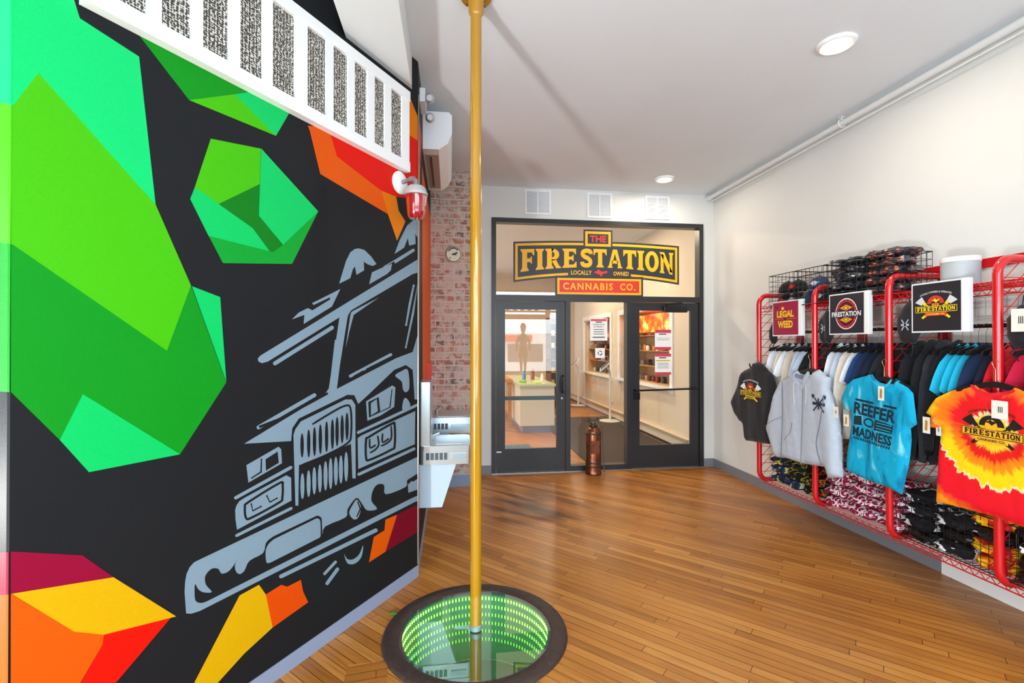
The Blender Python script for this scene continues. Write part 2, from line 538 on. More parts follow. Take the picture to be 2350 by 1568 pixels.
def brick_mat():
    m = bpy.data.materials.new('whitewashed old brick'); n, l, b = nt(m)
    t = n.new('ShaderNodeTexCoord'); s = n.new('ShaderNodeSeparateXYZ'); l.new(t.outputs['Object'], s.inputs[0])
    cb = n.new('ShaderNodeCombineXYZ')
    xy = mth(n, l, 'SUBTRACT', s.outputs[0], s.outputs[1])
    l.new(xy, cb.inputs[0]); l.new(s.outputs[2], cb.inputs[1])
    wob = n.new('ShaderNodeTexNoise'); wob.inputs['Scale'].default_value = 9; l.new(t.outputs['Object'], wob.inputs['Vector'])
    ad = n.new('ShaderNodeVectorMath'); ad.operation = 'MULTIPLY_ADD'; ad.inputs[1].default_value = (.02, .02, 0)
    l.new(wob.outputs['Color'], ad.inputs[0]); l.new(cb.outputs[0], ad.inputs[2])
    br = n.new('ShaderNodeTexBrick'); br.inputs['Scale'].default_value = 1
    br.inputs['Brick Width'].default_value = .215; br.inputs['Row Height'].default_value = .072; br.inputs['Mortar Size'].default_value = .008; br.inputs['Mortar Smooth'].default_value = .25
    br.inputs['Color1'].default_value = (0, 0, 0, 1); br.inputs['Color2'].default_value = (1, 1, 1, 1); br.inputs['Mortar'].default_value = (.5, .5, .5, 1)
    l.new(ad.outputs[0], br.inputs['Vector'])
    base = ramp(n, [(0, '#5e5856'), (.12, '#9a6250'), (.4, '#b07560'), (.7, '#c59484'), (.85, '#8c6358'), (1, '#cfb4aa')])
    l.new(br.outputs['Color'], base.inputs[0])
    x = n.new('ShaderNodeTexNoise'); x.inputs['Scale'].default_value = 14; x.inputs['Detail'].default_value = 8; x.inputs['Roughness'].default_value = .7; l.new(t.outputs['Object'], x.inputs['Vector'])
    r1 = ramp(n, [(.42, (0, 0, 0, 1)), (.56, (1, 1, 1, 1))]); l.new(x.outputs['Fac'], r1.inputs[0])
    c = mixc(n, l, r1.outputs[0], base.outputs[0], '#c9bdb4')
    y = n.new('ShaderNodeTexNoise'); y.inputs['Scale'].default_value = 6; y.inputs['Detail'].default_value = 6; l.new(t.outputs['Object'], y.inputs['Vector'])
    r2 = ramp(n, [(.3, (.45, .4, .4, 1)), (.45, (1, 1, 1, 1))]); l.new(y.outputs['Fac'], r2.inputs[0])
    c = mixc(n, l, .7, c, r2.outputs[0], 'MULTIPLY')
    c = mixc(n, l, br.outputs['Fac'], c, '#cfc6bd')
    l.new(c, b.inputs['Base Color']); b.inputs['Roughness'].default_value = .85
    bp = n.new('ShaderNodeBump'); bp.inputs['Strength'].default_value = .7; bp.inputs['Distance'].default_value = .01; bp.invert = True
    l.new(mth(n, l, 'ADD', br.outputs['Fac'], mth(n, l, 'MULTIPLY', x.outputs['Fac'], .4)), bp.inputs['Height']); l.new(bp.outputs[0], b.inputs['Normal'])
    return m


# ---- floor with a round hole for the glass disc
mb = MB(); N = 64; rh = .46; sq = .7
circ = [PC + Vector((rh * math.cos(2 * math.pi * k / N), rh * math.sin(2 * math.pi * k / N), 0)) for k in range(N)]
sqr = []
for k in range(N):
    c_, s_ = math.cos(2 * math.pi * k / N), math.sin(2 * math.pi * k / N); f_ = sq / max(abs(c_), abs(s_))
    sqr.append(PC + Vector((c_ * f_, s_ * f_, 0)))
mb.add(circ + sqr, [(k, N + k, N + (k + 1) % N, (k + 1) % N) for k in range(N)])
xs = [-4.7, PC.x - sq, PC.x + sq, XR]; ys = [-1.3, PC.y - sq, PC.y + sq, 6.02]
for i in range(3):
    for j in range(3):
        if i == 1 and j == 1: continue
        mb.add([(xs[i], ys[j], 0), (xs[i + 1], ys[j], 0), (xs[i + 1], ys[j + 1], 0), (xs[i], ys[j + 1], 0)], [(0, 1, 2, 3)])
mb.build('floor', m_floor, origin=(0, 0, 0), kind='structure')

mb = MB(); mb.box(-4.75, XR + .15, -1.35, 6.05, CEIL, CEIL + .1)
mb.build('ceiling', m_ceil, kind='structure')
mb = MB(); mb.box(XR, XR + .12, -1.35, YB + .06, 0, CEIL)
mb.build('wall_right', m_white, kind='structure')

# ---- back wall: white strips round the storefront opening
FX0, FX1 = hy(1128, 800, YB).x, hy(1613, 800, YB).x
FZ1 = (hy(1128, 499, YB).z + hy(1612, 516, YB).z) / 2
mb = MB()
for a, b, z0, z1 in ((-.3, FX0, 0, CEIL), (FX1, XR, 0, CEIL), (FX0, FX1, FZ1, CEIL)):
    mb.box(a, b, YB, YB + .12, z0, z1)
mb.build('wall_back', m_white, kind='structure')
m_brick = brick_mat()
BY = 5.43
mb = MB(); mb.box(-.3, .235, BY, YB - .002, 0, CEIL)
mb.build('wall_brick_pier', m_brick, origin=(0, 0, 0), kind='structure')
mb = MB(); mb.box(XF, .245, BY - .015, BY, 0, .13); mb.box(.235, .25, BY, YB, 0, .13)
mb.build('baseboard_pier', m_lgrey, kind='structure')
mb = MB(); mb.box(.25, FX0 - .002, YB - .014, YB, 0, .105); mb.box(FX1 + .002, XR, YB - .014, YB, 0, .105)
mb.build('baseboard_back', m_grey, kind='structure')
yc = hx(2167, 1300, XR).y
mb = MB(); mb.box(XR - .014, XR, yc, YB - .014, 0, .105)
mb.build('baseboard_right', m_grey, kind='structure')
mb = MB(); mb.box(XR - .022, XR, -1.25, yc, 0, .15)
mb.build('trim_1', m_trim, kind='structure')

# ---- front wall (behind the camera) with the window opening and the assumed entrance opening; left and return walls
mb = MB()
for a, b, z0, z1 in ((-4.7, -4.35, 0, CEIL), (-1.45, -1.0, 0, CEIL), (3.3, XR + .12, 0, CEIL), (-1.0, 3.3, 0, .8), (-1.0, 3.3, 3.1, CEIL), (-4.35, -1.45, 2.75, CEIL)):
    mb.box(a, b, -1.35, -1.2, z0, z1)
mb.build('wall_front', m_white, kind='structure')
mb = MB(); mb.box(-4.8, -4.7, -1.35, 2.0, 0, CEIL)
mb.build('wall_far_left', m_white, kind='structure')
m_glass = glassmat('clear glass', (.88, .92, .91), 0, 1.5, .07)
m_wglass = glassmat('window glass', (.97, .98, .98), 0, 1.45)
for i, (a, b, z0, z1) in enumerate(((-1.0, 3.3, .8, 3.1), (-4.35, -1.45, 0, 2.75))):
    e = MB()
    for x0, x1, q0, q1 in ((a, a + .05, z0, z1), (b - .05, b, z0, z1), (a, b, z0, z0 + .05), (a, b, z1 - .05, z1), ((a + b) / 2 - .025, (a + b) / 2 + .025, z0, z1), (a, b, z1 - .62, z1 - .57)):
        e.box(x0, x1, -1.31, -1.25, q0, q1)
    o = e.build('window_%d' % (i + 1), m_black, kind='structure')
    g = MB(); g.add([(a, -1.28, z0), (b, -1.28, z0), (b, -1.28, z1), (a, -1.28, z1)], [(0, 1, 2, 3)]); g.build('glass', m_wglass, o)

# ---- the painted wall: mural face, the face turned to the front window, the passage face
MUR = ['#29292d', '#08ee80', '#00e070', '#4fd400', '#00a51c', '#008a18', '#00b336', '#ff6400', '#ff1400', '#ff8c00', '#a6003a', '#f8c000', '#8f93a0', '#94aec2', '#8b0026', '#ff5600']
mm = [m_dark] + [mat('mural paint %d' % i, tuple(c * .66 for c in lin(h)[:3]), .55, spec=.18, vary=(200, .05)) for i, h in enumerate(MUR) if i]
BK, MI, M2, LI, GR, DG, MG, OR, RD, AM, MA, YE, _, TG, MR, O2 = range(16)
w = MB()
w2 = MB()
def wallquad(p, q, z0=0, z1=CEIL, m=0, w=w): w.add([Vector((p.x, p.y, z0)), Vector((q.x, q.y, z0)), Vector((q.x, q.y, z1)), Vector((p.x, p.y, z1))], [(0, 1, 2, 3)], m)
C0 = Vector((XF, BY, 0)); L0 = Vector((-4.62, 1.2, 0))
wallquad(B0, A0); wallquad(A0, C0, w=w2); wallquad(L0, B0)
# backing so that the wall has thickness
for p, q in ((B0, A0), (A0, C0), (L0, B0)):
    nn = Vector((q.y - p.y, p.x - q.x, 0)).normalized() * -.12
    wallquad(q + nn, p + nn, 0, CEIL, w=w2 if q is C0 else w)
lay = [0]
def px_fr(u, v, lift=0):
    p = hm(u, v)
    s = (p - A0).dot(MD)
    if s < .002: p = p - MD * (s - .002)
    return p + MN * (.0006 + lift)
def Zf(ox, oy, s): return lambda P: [(ox + x * s, oy + y * s) for x, y in P]
IDN = lambda P: P
zA, zB, zD, zE = Zf(400, 300, .38265), Zf(400, 800, .44643), Zf(0, 800, .4898), Zf(180, 0, .33191)
def ppoly(P, m, z=IDN, L=0, S=0):
    lay[0] += 1; a_poly(w, px_fr, curve(z(P), S, True) if S else z(P), m, L * .0005 + lay[0] * 3e-6)
def pstroke(P, wd, m, z=IDN, L=0, closed=False, taper=False, smooth=0):
    s = z([(1, 0)])[0][0] - z([(0, 0)])[0][0]
    Q = z(P); lay[0] += 1; lf_ = L * .0005 + lay[0] * 3e-6
    if m == BK and wd < 12: wd *= 1.3
    a_stroke(w, px_fr, Q, wd * s, m, lf_, closed, taper, smooth)
    if not closed and not taper and wd * s > 3:
        for k, (x, y) in enumerate((Q[0], Q[-1])): a_poly(w, px_fr, ell(x, y, wd * s / 2, wd * s / 2, 12), m, lf_ + 1e-6 + 1e-6 * k)
XL = 24.5
ppoly([(XL, 0), (170, 0), (183, 42), (319, 130), (357, 470), (88, 167), (34, 237), (XL, 250)], MI)
ppoly([(XL, 0), (170, 0), (170, -300), (XL, -700)], MI)
ppoly([(XL, 248), (34, 237), (88, 167), (357, 470), (438, 655), (383, 805), (30, 562), (XL, 560)], LI)
ppoly([(XL, 560), (30, 562), (383, 805), (438, 655), (519, 878), (413, 1043), (190, 905), (137, 1010), (28, 903), (XL, 900)], GR)
ppoly([(440, 657), (505, 682), (519, 876)], M2, L=1)
ppoly([(190, 905), (413, 1043), (204, 1084), (137, 1010)], M2)
ppoly([(300, 55), (311, 71), (434, 230), (568, 211), (620, 225), (590, 195)], GR)
ppoly([(434, 230), (538, 216), (633, 312)], LI, L=1)
ppoly([(538, 216), (572, 211), (620, 225), (665, 257), (633, 312)], M2, L=1)
ppoly([(218, 48), (520, 108), (512, 320), (265, 440), (122, 340)], LI, zA)
ppoly([(122, 340), (265, 440), (470, 585), (572, 724), (205, 632), (95, 410)], M2, zA)
ppoly([(512, 320), (265, 440), (470, 585), (572, 724), (600, 735), (655, 690), (505, 510)], DG, zA, 1)
ppoly([(205, 632), (572, 724), (590, 730), (650, 685), (862, 485), (705, 800), (290, 795)], MG, zA, 2)
ppoly([(520, 108), (862, 485), (650, 685), (505, 510), (512, 320)], M2, zA, 3)
ppoly([(800, -30), (812, 0), (875, 260), (1280, 500), (1240, 360), (975, 155), (935, 15), (900, -20)], OR, zA)
ppoly([(900, -20), (935, 15), (975, 155), (1240, 360), (1330, 396), (1474, 420), (1474, 68), (1400, 15), (1200, 0)], RD, zA)
ppoly([(1240, 360), (1330, 396), (1345, 480), (1385, 545), (1335, 660), (1280, 500)], AM, zA, 1)
ppoly([(1455, 420), (1474, 420), (1474, 540), (1462, 525)], AM, zA, 1)
ppoly([(925, 200), (937, 215), (964, 272), (964, 326), (930, 304)], AM)
ppoly([(XL, 1266), (189, 1275), (260, 1325), (XL, 1363)], MA)
ppoly([(26, 1363), (260, 1325), (404, 1415), (238, 1457), (170, 1450)], YE, L=1)
ppoly([(XL, 1363), (170, 1450), (238, 1457), (235, 1480), (184, 1568), (100, 1720), (XL, 1800)], OR)
ppoly([(392, 1418), (238, 1457), (235, 1480), (100, 1720), (150, 1720), (265, 1568)], RD)
ppoly([(435, 1215), (470, 1265), (505, 1435), (360, 1568), (150, 1800), (60, 1800), (180, 1568), (335, 1270)], YE, zB)
ppoly([(650, 1190), (662, 1250), (688, 1305), (505, 1435), (470, 1265), (550, 1215), (580, 1225)], O2, zB)
ppoly([(1145, 855), (1085, 1045), (1000, 1100), (1025, 970), (1080, 935), (1085, 880)], OR, zB)
ppoly([(1145, 855), (1256, 800), (1256, 940), (1085, 1045)], MR, zB)
# truck, upper half
ppoly([(988, 918), (1010, 845), (1030, 780), (1055, 730), (1082, 710), (1105, 706), (1140, 716), (1180, 755), (1212, 800), (1190, 812), (1160, 802), (1136, 786), (1138, 838), (1092, 865), (1083, 815), (1070, 832), (1055, 885)], TG, zA)
ppoly([(1320, 740), (1350, 660), (1395, 570), (1430, 540), (1474, 540), (1474, 650), (1445, 615), (1447, 680), (1408, 690), (1400, 645), (1378, 702)], TG, zA)
ppoly([(1168, 922), (1185, 850), (1250, 820), (1305, 798), (1298, 838), (1275, 860)], TG, zA)
ppoly([(1313, 780), (1430, 708), (1442, 712), (1440, 724), (1325, 797)], TG, zA)
pstroke([(1255, 817), (1315, 782)], 6, TG, zA)
ppoly([(705, 1132), (745, 1092), (800, 1064), (828, 1078), (935, 1012), (932, 1000), (835, 1046), (825, 1035), (995, 950), (945, 1055), (775, 1160), (780, 1105)], TG, zA)
ppoly([(500, 1368), (515, 1350), (1474, 776), (1474, 855), (1430, 860), (1060, 1078), (1040, 1110), (962, 1600), (918, 1600), (990, 1120), (560, 1385), (525, 1395), (504, 1385)], TG, zA)
pstroke([(603, 1396), (945, 1182)], 24, TG, zA)
ppoly([(1228, 1000), (1075, 1105), (1050, 1200), (1020, 1337), (1045, 1110), (1065, 1085)], TG, zA, 1)
pstroke([(1052, 1100), (1030, 1235), (1018, 1340)], 12, BK, zA, 1)
pstroke([(1435, 930), (1412, 1040), (1390, 1165)], 14, TG, zA)
pstroke([(1462, 925), (1430, 1100), (1388, 1300)], 13, TG, zA)
# truck, lower half
ppoly([(358, 490), (600, 476), (606, 410), (640, 360), (890, 238), (925, 240), (945, 285), (1000, 235), (1130, 110), (1190, 85), (1225, 110), (1235, 262), (1256, 262), (1256, -70), (1225, 18), (1140, 50), (835, 208), (868, -45), (825, -45), (797, 200), (770, 240)], TG, zB)
pstroke([(432, 406), (720, 240)], 20, TG, zB)
pstroke([(440, 402), (535, 365)], 10, BK, zB, 1); pstroke([(560, 354), (785, 232)], 9, BK, zB, 1)
pstroke([(905, 142), (1112, 32)], 16, TG, zB)
pstroke([(925, 145), (970, 120)], 10, BK, zB, 1); pstroke([(990, 108), (1145, 30)], 9, BK, zB, 1)
ppoly([(1135, 140), (1165, 118), (1200, 110), (1208, 200), (1190, 225), (1175, 210), (1168, 170)], TG, zB, 0, 4)
ppoly([(1172, 315), (1178, 265), (1192, 255), (1212, 285), (1205, 305)], TG, zB, 0, 3)
ppoly([(612, 445), (622, 415), (650, 375), (880, 262), (912, 262), (930, 290), (932, 668), (915, 668), (908, 490), (640, 605), (637, 808), (622, 808)], TG, zB)
pstroke([(712, 388), (790, 340), (870, 297), (905, 308), (908, 440), (888, 488), (780, 548), (645, 603)], 8, BK, zB, 1, smooth=4)
for x, a, b in ((656, 435, 562), (690, 415, 562), (720, 402, 555), (750, 388, 545), (782, 373, 535), (812, 362, 520), (836, 350, 505), (862, 340, 490), (887, 328, 474)):
    ppoly(ell(x, (a + b) / 2, 9, (b - a) / 2, 12), BK, zB, 1)
for x, a, b in ((658, 640, 776), (690, 625, 765), (719, 608, 752), (748, 595, 742), (777, 578, 732), (803, 562, 725), (830, 555, 706), (856, 548, 696), (883, 530, 686)):
    ppoly(ell(x, (a + b) / 2, 10.5, (b - a) / 2, 12), TG, zB)
ppoly([(985, 272), (1120, 190), (1136, 200), (1130, 300), (1060, 345), (992, 372)], TG, zB)
pstroke([(1003, 278), (1045, 255), (1052, 325), (1005, 350)], 11, BK, zB, 1, closed=True)
pstroke([(1060, 325), (1108, 302), (1118, 210)], 5, BK, zB, 1)
pstroke([(945, 432), (1250, 290)], 15, TG, zB)
ppoly([(942, 462), (960, 448), (1238, 322), (1236, 492), (945, 620)], TG, zB)
pstroke([(985, 470), (1000, 455), (1115, 388), (1132, 395), (1132, 500), (1112, 522), (1005, 572), (985, 562)], 9, BK, zB, 1, closed=True, smooth=4)
for P in ([(1003, 468), (1004, 505), (1012, 510), (1032, 498)], [(1045, 452), (1050, 495), (1032, 520), (1008, 535)], [(1070, 440), (1070, 482), (1100, 465)], [(1114, 402), (1115, 460), (1095, 485), (1066, 500)]):
    pstroke(P, 7, BK, zB, 1, smooth=4)
pstroke([(948, 647), (1232, 516)], 15, TG, zB)
ppoly([(370, 600), (535, 505), (549, 518), (553, 590), (380, 690)], TG, zB)
ppoly([(468, 570), (530, 530), (536, 588), (470, 628)], BK, zB, 1)
pstroke([(447, 570), (445, 635), (398, 665)], 7, BK, zB, 1)
pstroke([(315, 768), (598, 612)], 17, TG, zB)
ppoly([(314, 880), (312, 830), (320, 805), (334, 785), (360, 768), (575, 652), (600, 665), (602, 782), (322, 932)], TG, zB)
pstroke([(362, 815), (380, 790), (540, 692), (556, 705), (554, 768), (538, 792), (400, 868), (368, 872)], 9, BK, zB, 1, closed=True, smooth=4)
for P in ([(395, 800), (402, 835), (445, 812)], [(475, 758), (490, 790), (527, 770)]): pstroke(P, 7, BK, zB, 1)
pstroke([(320, 962), (600, 822)], 15, TG, zB)
ppoly([(60, 1362), (52, 1250), (55, 1200), (62, 1160), (78, 1125), (100, 1100), (130, 1085), (600, 862), (1256, 555), (1256, 782), (1245, 785), (130, 1350), (85, 1364)], TG, zB)
ppoly([(105, 1212), (122, 1238), (150, 1254), (192, 1252), (162, 1215), (158, 1170), (190, 1133), (225, 1133), (243, 1158), (285, 1140), (328, 1077), (311, 1110), (315, 1145), (335, 1160), (360, 1142), (385, 1092), (455, 1052), (470, 1000), (500, 972), (535, 953), (700, 875), (735, 860), (755, 872), (758, 900), (762, 958), (775, 915), (880, 868), (890, 826), (935, 768), (965, 800), (990, 832), (1042, 825), (1013, 785), (1018, 735), (1042, 700), (1078, 702), (1086, 750), (1188, 712), (1195, 680), (1220, 662), (1256, 645), (1256, 700), (1256, 752), (1225, 767), (900, 931), (520, 1122), (200, 1283), (165, 1300), (140, 1308), (115, 1303), (104, 1280)], BK, zB, 1, 3)
ppoly([(468, 1045), (480, 1010), (505, 985), (540, 966), (700, 888), (730, 874), (746, 880), (750, 900), (751, 950), (747, 970), (715, 988), (520, 1087), (488, 1102), (472, 1098)], TG, zB, 2, 3)
ppoly([(898, 845), (918, 800), (938, 778), (958, 815), (945, 868), (920, 878)], TG, zB, 2, 4)
pstroke([(942, 790), (955, 825), (938, 862)], 6, BK, zB, 3)
ppoly([(1202, 742), (1200, 700), (1225, 675), (1256, 668), (1256, 722)], TG, zB, 2)
pstroke([(1225, 680), (1256, 662)], 7, BK, zB, 3)
pstroke([(548, 1172), (1035, 935)], 20, TG, zB)
ppoly([(872, 1055), (888, 1082), (918, 1084), (950, 1058), (970, 1012), (962, 1070), (930, 1105), (890, 1105)], TG, zB, 0, 4)
pstroke([(772, 1158), (828, 1098)], 15, TG, zB); pstroke([(785, 1208), (838, 1135)], 18, TG, zB)
# face turned to the window: the same big shapes run on
def lf(u, v, lift=0):
    d = (L0 - B0); return B0 + d * u + Vector((0, 0, v)) + Vector((.0, -1, 0)) * (.001 + lift)
def zL(y): return hm(24, y).z
for y0, y1, m_, dy in ((-900, 240, MI, 0), (240, 560, LI, 0), (560, 900, GR, 0), (1266, 1363, MA, 0), (1363, 1800, OR, 0)):
    a_poly(w, lf, [(0, max(.0, zL(y1))), (1, max(0, zL(y1) + (.3 if y1 < 1000 else .1))), (1, min(CEIL, zL(y0) + (.3 if y0 < 1000 else .1))), (0, min(CEIL, zL(y0)))], m_)
# passage face: vertical bands
def pf(u, v, lift=0): return Vector((XF + .001 + lift, u, v))
for y0, y1, y2, y3, z0, z1, m_ in ((3.37, 3.47, 3.37, 3.55, 1.3, 2.9, AM), (3.9, 5.43, 3.8, 5.43, 1.3, 3.0, OR), (4.6, 5.43, 4.3, 5.43, .9, 1.3, RD), (3.37, 3.6, 3.37, 3.75, 2.9, 3.2, RD), (3.37, 3.7, 3.37, 3.5, 0.3, .7, MR)):
    a_poly(w2, pf, [(y0, z0), (y1, z0), (y3, z1), (y2, z1)], m_)
w.build('wall_left', mm, origin=(0, 0, 0), kind='structure')
w2.build('wall_passage', mm, origin=(0, 0, 0), kind='structure')

# base along the mural and round the corner, metal corner guard
mb = MB()
def slab(p, q, off, z0, z1, m=0, mbb=None):
    mbb = mbb or mb
    d = (q - p).normalized(); n = Vector((-d.y, d.x, 0))
    if n.dot(MN) < 0 and n.dot(Vector((1, 0, 0))) < .5: n = -n
    if n.dot(MN) < 0: n = -n
    a, b = p, q; c, e = q + n * off, p + n * off
    mbb.add([Vector((k.x, k.y, z)) for z in (z0, z1) for k in (a, b, c, e)], [(3, 2, 1, 0), (4, 5, 6, 7), (0, 1, 5, 4), (1, 2, 6, 5), (2, 3, 7, 6), (3, 0, 4, 7)], m)
slab(B0, A0 + MD * -.004, .006, 0, .077); slab(A0, C0 - Vector((0, .02, 0)), .006, 0, .077)
mb.build('baseboard_left', m_lgrey, kind='structure')
mb = MB(); mb.tube([A0 + Vector((.004, -.002, .09)), A0 + Vector((.004, -.002, CEIL - .23))], .006, 6)
mb.build('trim_2', mat('corner guard', '#8d8780', .3, metal=.6), kind='structure')
# boxed beam over the mural
mb = MB()
bx0, bx1, bz = hz(765, 0, 3.33).x, -.262, 3.33
ym = A0.y + (bx1 - A0.x) / MD.x * MD.y
y2 = A0.y + (bx0 - A0.x) / MD.x * MD.y
mb.prism([(bx0, -1.2), (bx1, -1.2), (bx1, ym), (bx0, y2)], bz, CEIL - .001)
mb.build('trim_3', mat('white beam paint', '#dfe3e4', .5), kind='structure')
# clear sheet added over the window-side face to give it a washed-out sheen
q_ = (L0 - B0).normalized(); nn = Vector((-q_.y, q_.x, 0)) * (1 if -q_.y * 0 + q_.x * -1 > 0 else -1)
mb = MB(); of = Vector((q_.y, -q_.x, 0)); of = of if of.y < 0 else -of
a = B0 + of * .012 + Vector((0, 0, .1)); b = L0 + of * .012 + Vector((0, 0, .1))
mb.add([a, b, b + Vector((0, 0, CEIL - .2)), a + Vector((0, 0, CEIL - .2))], [(0, 1, 2, 3)])
mb.build('sheen_sheet', glassmat('added sheen sheet', (1, 1, 1), .3, 1.3, .0), kind='structure')
# floor patch
mb = MB(); a = [hz(x, y, 0) for x, y in ((800, 1528), (890, 1519), (884, 1600), (776, 1612))]
mb.add(a + [p + Vector((0, 0, .004)) for p in a], [(0, 3, 2, 1), (4, 5, 6, 7), (0, 1, 5, 4), (1, 2, 6, 5), (2, 3, 7, 6), (3, 0, 4, 7)])
mb.build('trim_4', m_patch, kind='structure')
# ================================================================ THE ROOM BEYOND THE DOORS
m_far = mat('beige paint', '#d8c8b2', .6, vary=(1.5, .03))
m_carpet = mat('charcoal entrance mat', '#3b3634', .95, vary=(60, .25), bump=(200, .3))
m_bcarpet = mat('blue grey entrance mat', '#42586a', .9, vary=(25, .35))
X2, Y2 = 3.5, 14.0
mb = MB(); mb.add([(-3.7, 6.02, 0), (X2, 6.02, 0), (X2, Y2, 0), (-3.7, Y2, 0)], [(0, 1, 2, 3)])
mb.build('floor_far', m_floor, origin=(0, 0, 0), kind='structure')
mb = MB(); mb.box(-3.75, X2 + .5, 6.05, Y2 + .1, CEIL, CEIL + .1)
mb.build('ceiling_far', m_ceil, kind='structure')
# right wall with two display windows
WB0, WB1 = hx(1540, 800, X2).y, hx(1424, 800, X2).y
WA0, WA1 = hx(1402, 800, X2).y, hx(1342, 800, X2).y
wz0, wz1 = .9, 2.2
mb = MB()
for a, b, z0, z1 in ((6.02, WB0, 0, CEIL), (WB1, WA0, 0, CEIL), (WA1, Y2, 0, CEIL), (WB0, WB1, 0, wz0), (WB0, WB1, wz1, CEIL), (WA0, WA1, 0, wz0), (WA0, WA1, wz1, CEIL)):
    mb.box(X2, X2 + .1, a, b, z0, z1)
mb.build('wall_far_right', m_far, kind='structure')
mb = MB(); mb.box(-3.75, X2, Y2, Y2 + .1, 0, CEIL); mb.build('wall_far_back', m_far, kind='structure')
mb = MB(); mb.box(-3.8, -3.7, 6.02, Y2, 0, CEIL); mb.box(-3.7, -.3, 6.02, 6.12, 0, CEIL); mb.build('wall_far_left_2', m_far, kind='structure')
m_wood = mat('honey wood', '#b97f45', .5, vary=(12, .15))
m_tan = mat('tan cabinet', '#c8a478', .5)
for i, (a, b) in enumerate(((WB0, WB1), (WA0, WA1))):
    mb = MB()
    for y0, y1, z0, z1 in ((a - .1, a, wz0 - .1, wz1 + .1), (b, b + .1, wz0 - .1, wz1 + .1), (a, b, wz1, wz1 + .1)):
        mb.box(X2 - .03, X2, y0, y1, z0, z1)
    mb.box(X2 - .09, X2, a - .12, b + .12, wz0 - .04, wz0)
    mb.build('window_%d' % (i + 3), m_trim, kind='structure')
    # display case behind
    t = thing('display_case', (X2 + .35, (a + b) / 2, wz0), ('wide lit display case behind the beige wall opening nearest the doors', 'smaller display case behind the beige wall opening farther along the wall')[i], 'display case', 'display cases in the far wall')
    q = MB(); q.box(X2 + .1, X2 + .6, a, b, wz0 - .03, wz0); q.box(X2 + .56, X2 + .6, a, b, wz0, wz1); q.box(X2 + .1, X2 + .6, a - .02, a, wz0, wz1); q.box(X2 + .1, X2 + .6, b, b + .02, wz0, wz1); q.box(X2 + .1, X2 + .6, a, b, wz1, wz1 + .02)
    q.build('case_body', m_tan, t)
    for z in (wz0 + .3, wz0 + .58, wz0 + .86):
        q = MB(); q.box(X2 + .12, X2 + .56, a, b, z - .012, z); q.build('shelf', m_wood, t)
    lamp = light('case_lamp_light', 'AREA', (X2 + .25, (a + b) / 2, wz1 - .03), 16, (1, .8, .55), .3, (b - a) * .9, (X2 + .4, (a + b) / 2, 0))
# jars and boxes on the shelves
jar = MB(); jar.lathe([(0, 0), (.034, 0), (.036, .01), (.036, .08), (.03, .09), (0, .09)], n=10)
jar = jar.build('jar', mat('amber jar', '#6a3c1e', .3), origin=(0, 0, 0), smooth=True, label='small jar on a display shelf beyond the doors', cat='jar', group='jars and packets on the display shelves')
bxp = MB(); bxp.box(-.04, .04, -.035, .035, 0, .11)
bxp = bxp.build('packet', mat('printed packet', '#8f7d66', .5), origin=(0, 0, 0), label='small packet on a display shelf beyond the doors', cat='packet', group='jars and packets on the display shelves')
pcs = [mat('packet tone %d' % i, h, .45) for i, h in enumerate(('#3b2a22', '#caa46a', '#e8dfcf', '#5e6b70', '#8a3020', '#2c2c30', '#c77a34', '#6d5a44'))]
first = {0: True, 1: True}
rn = random.Random(4)
for a, b in ((WB0, WB1), (WA0, WA1)):
    for z in (wz0 + .001, wz0 + .301, wz0 + .581, wz0 + .861):
        y = a + .08
        while y < b - .06:
            k = rn.random() < .55
            src = jar if k else bxp
            if first[k]: o = src; first[k] = False
            else: o = src.copy(); COL.objects.link(o)
            o.location = (X2 + .22 + rn.random() * .12, y, z); recolor(o, rn.choice(pcs))
            y += .1 + rn.random() * .07
# flame poster screen in the nearer case
m_flame = bpy.data.materials.new('flame picture'); n, l, b = nt(m_flame)
t = n.new('ShaderNodeTexCoord'); x = n.new('ShaderNodeTexNoise'); x.inputs['Scale'].default_value = 5; l.new(t.outputs['Object'], x.inputs[0])
r = ramp(n, [(.3, '#c81a05'), (.5, '#ff5a10'), (.62, '#ffb040'), (.75, '#fff0b0')]); l.new(x.outputs['Fac'], r.inputs[0]); l.new(r.outputs[0], b.inputs['Base Color']); l.new(r.outputs[0], b.inputs['Emission Color']); b.inputs['Emission Strength'].default_value = 1.0
mb = MB(); mb.box(X2 + .17, X2 + .19, WB0 + .1, WB1 - .05, wz1 - .38, wz1 - .05)
mb.build('light_box', m_flame, label='glowing orange and red flame light box over the near display shelves', cat='sign')
# baseboard heater along the wall
hb = thing('baseboard_heater', (X2 - .06, 9, 0), 'long beige baseboard heater running along the far room wall', 'heater')
q = MB(); q.prism([(X2 - .001, 6.6), (X2 - .08, 6.6), (X2 - .08, 13.6), (X2 - .001, 13.6)], .05, .2); q.build('cover', m_far, hb)
q = MB(); q.box(X2 - .095, X2 - .08, 6.6, 13.6, .16, .2); q.build('louver', mat('heater fin', '#a8967c', .4), hb)
q = MB(); q.box(X2 - .07, X2 - .001, 6.6, 13.6, .0, .05); q.build('toe_strip', m_black, hb)
# mats
mb = MB(); mb.rbox(1.82, 3.38, 6.1, 10.2, 0.0005, .012, .02); mb.build('entrance_mat', m_carpet, label='large charcoal mat on the floor just beyond the middle door', cat='mat')
mb = MB(); mb.rbox(-.9, 1.23, 6.2, 7.5, .0005, .012, .02); mb.build('entrance_mat', m_bcarpet, label='blue grey mat on the floor behind the left door', cat='mat')
mb = MB(); mb.rbox(1.75, 2.6, 10.6, 11.3, .0005, .012, .02); mb.build('entrance_mat', m_carpet, label='smaller dark mat deeper in the room, beyond the large charcoal mat', cat='mat')
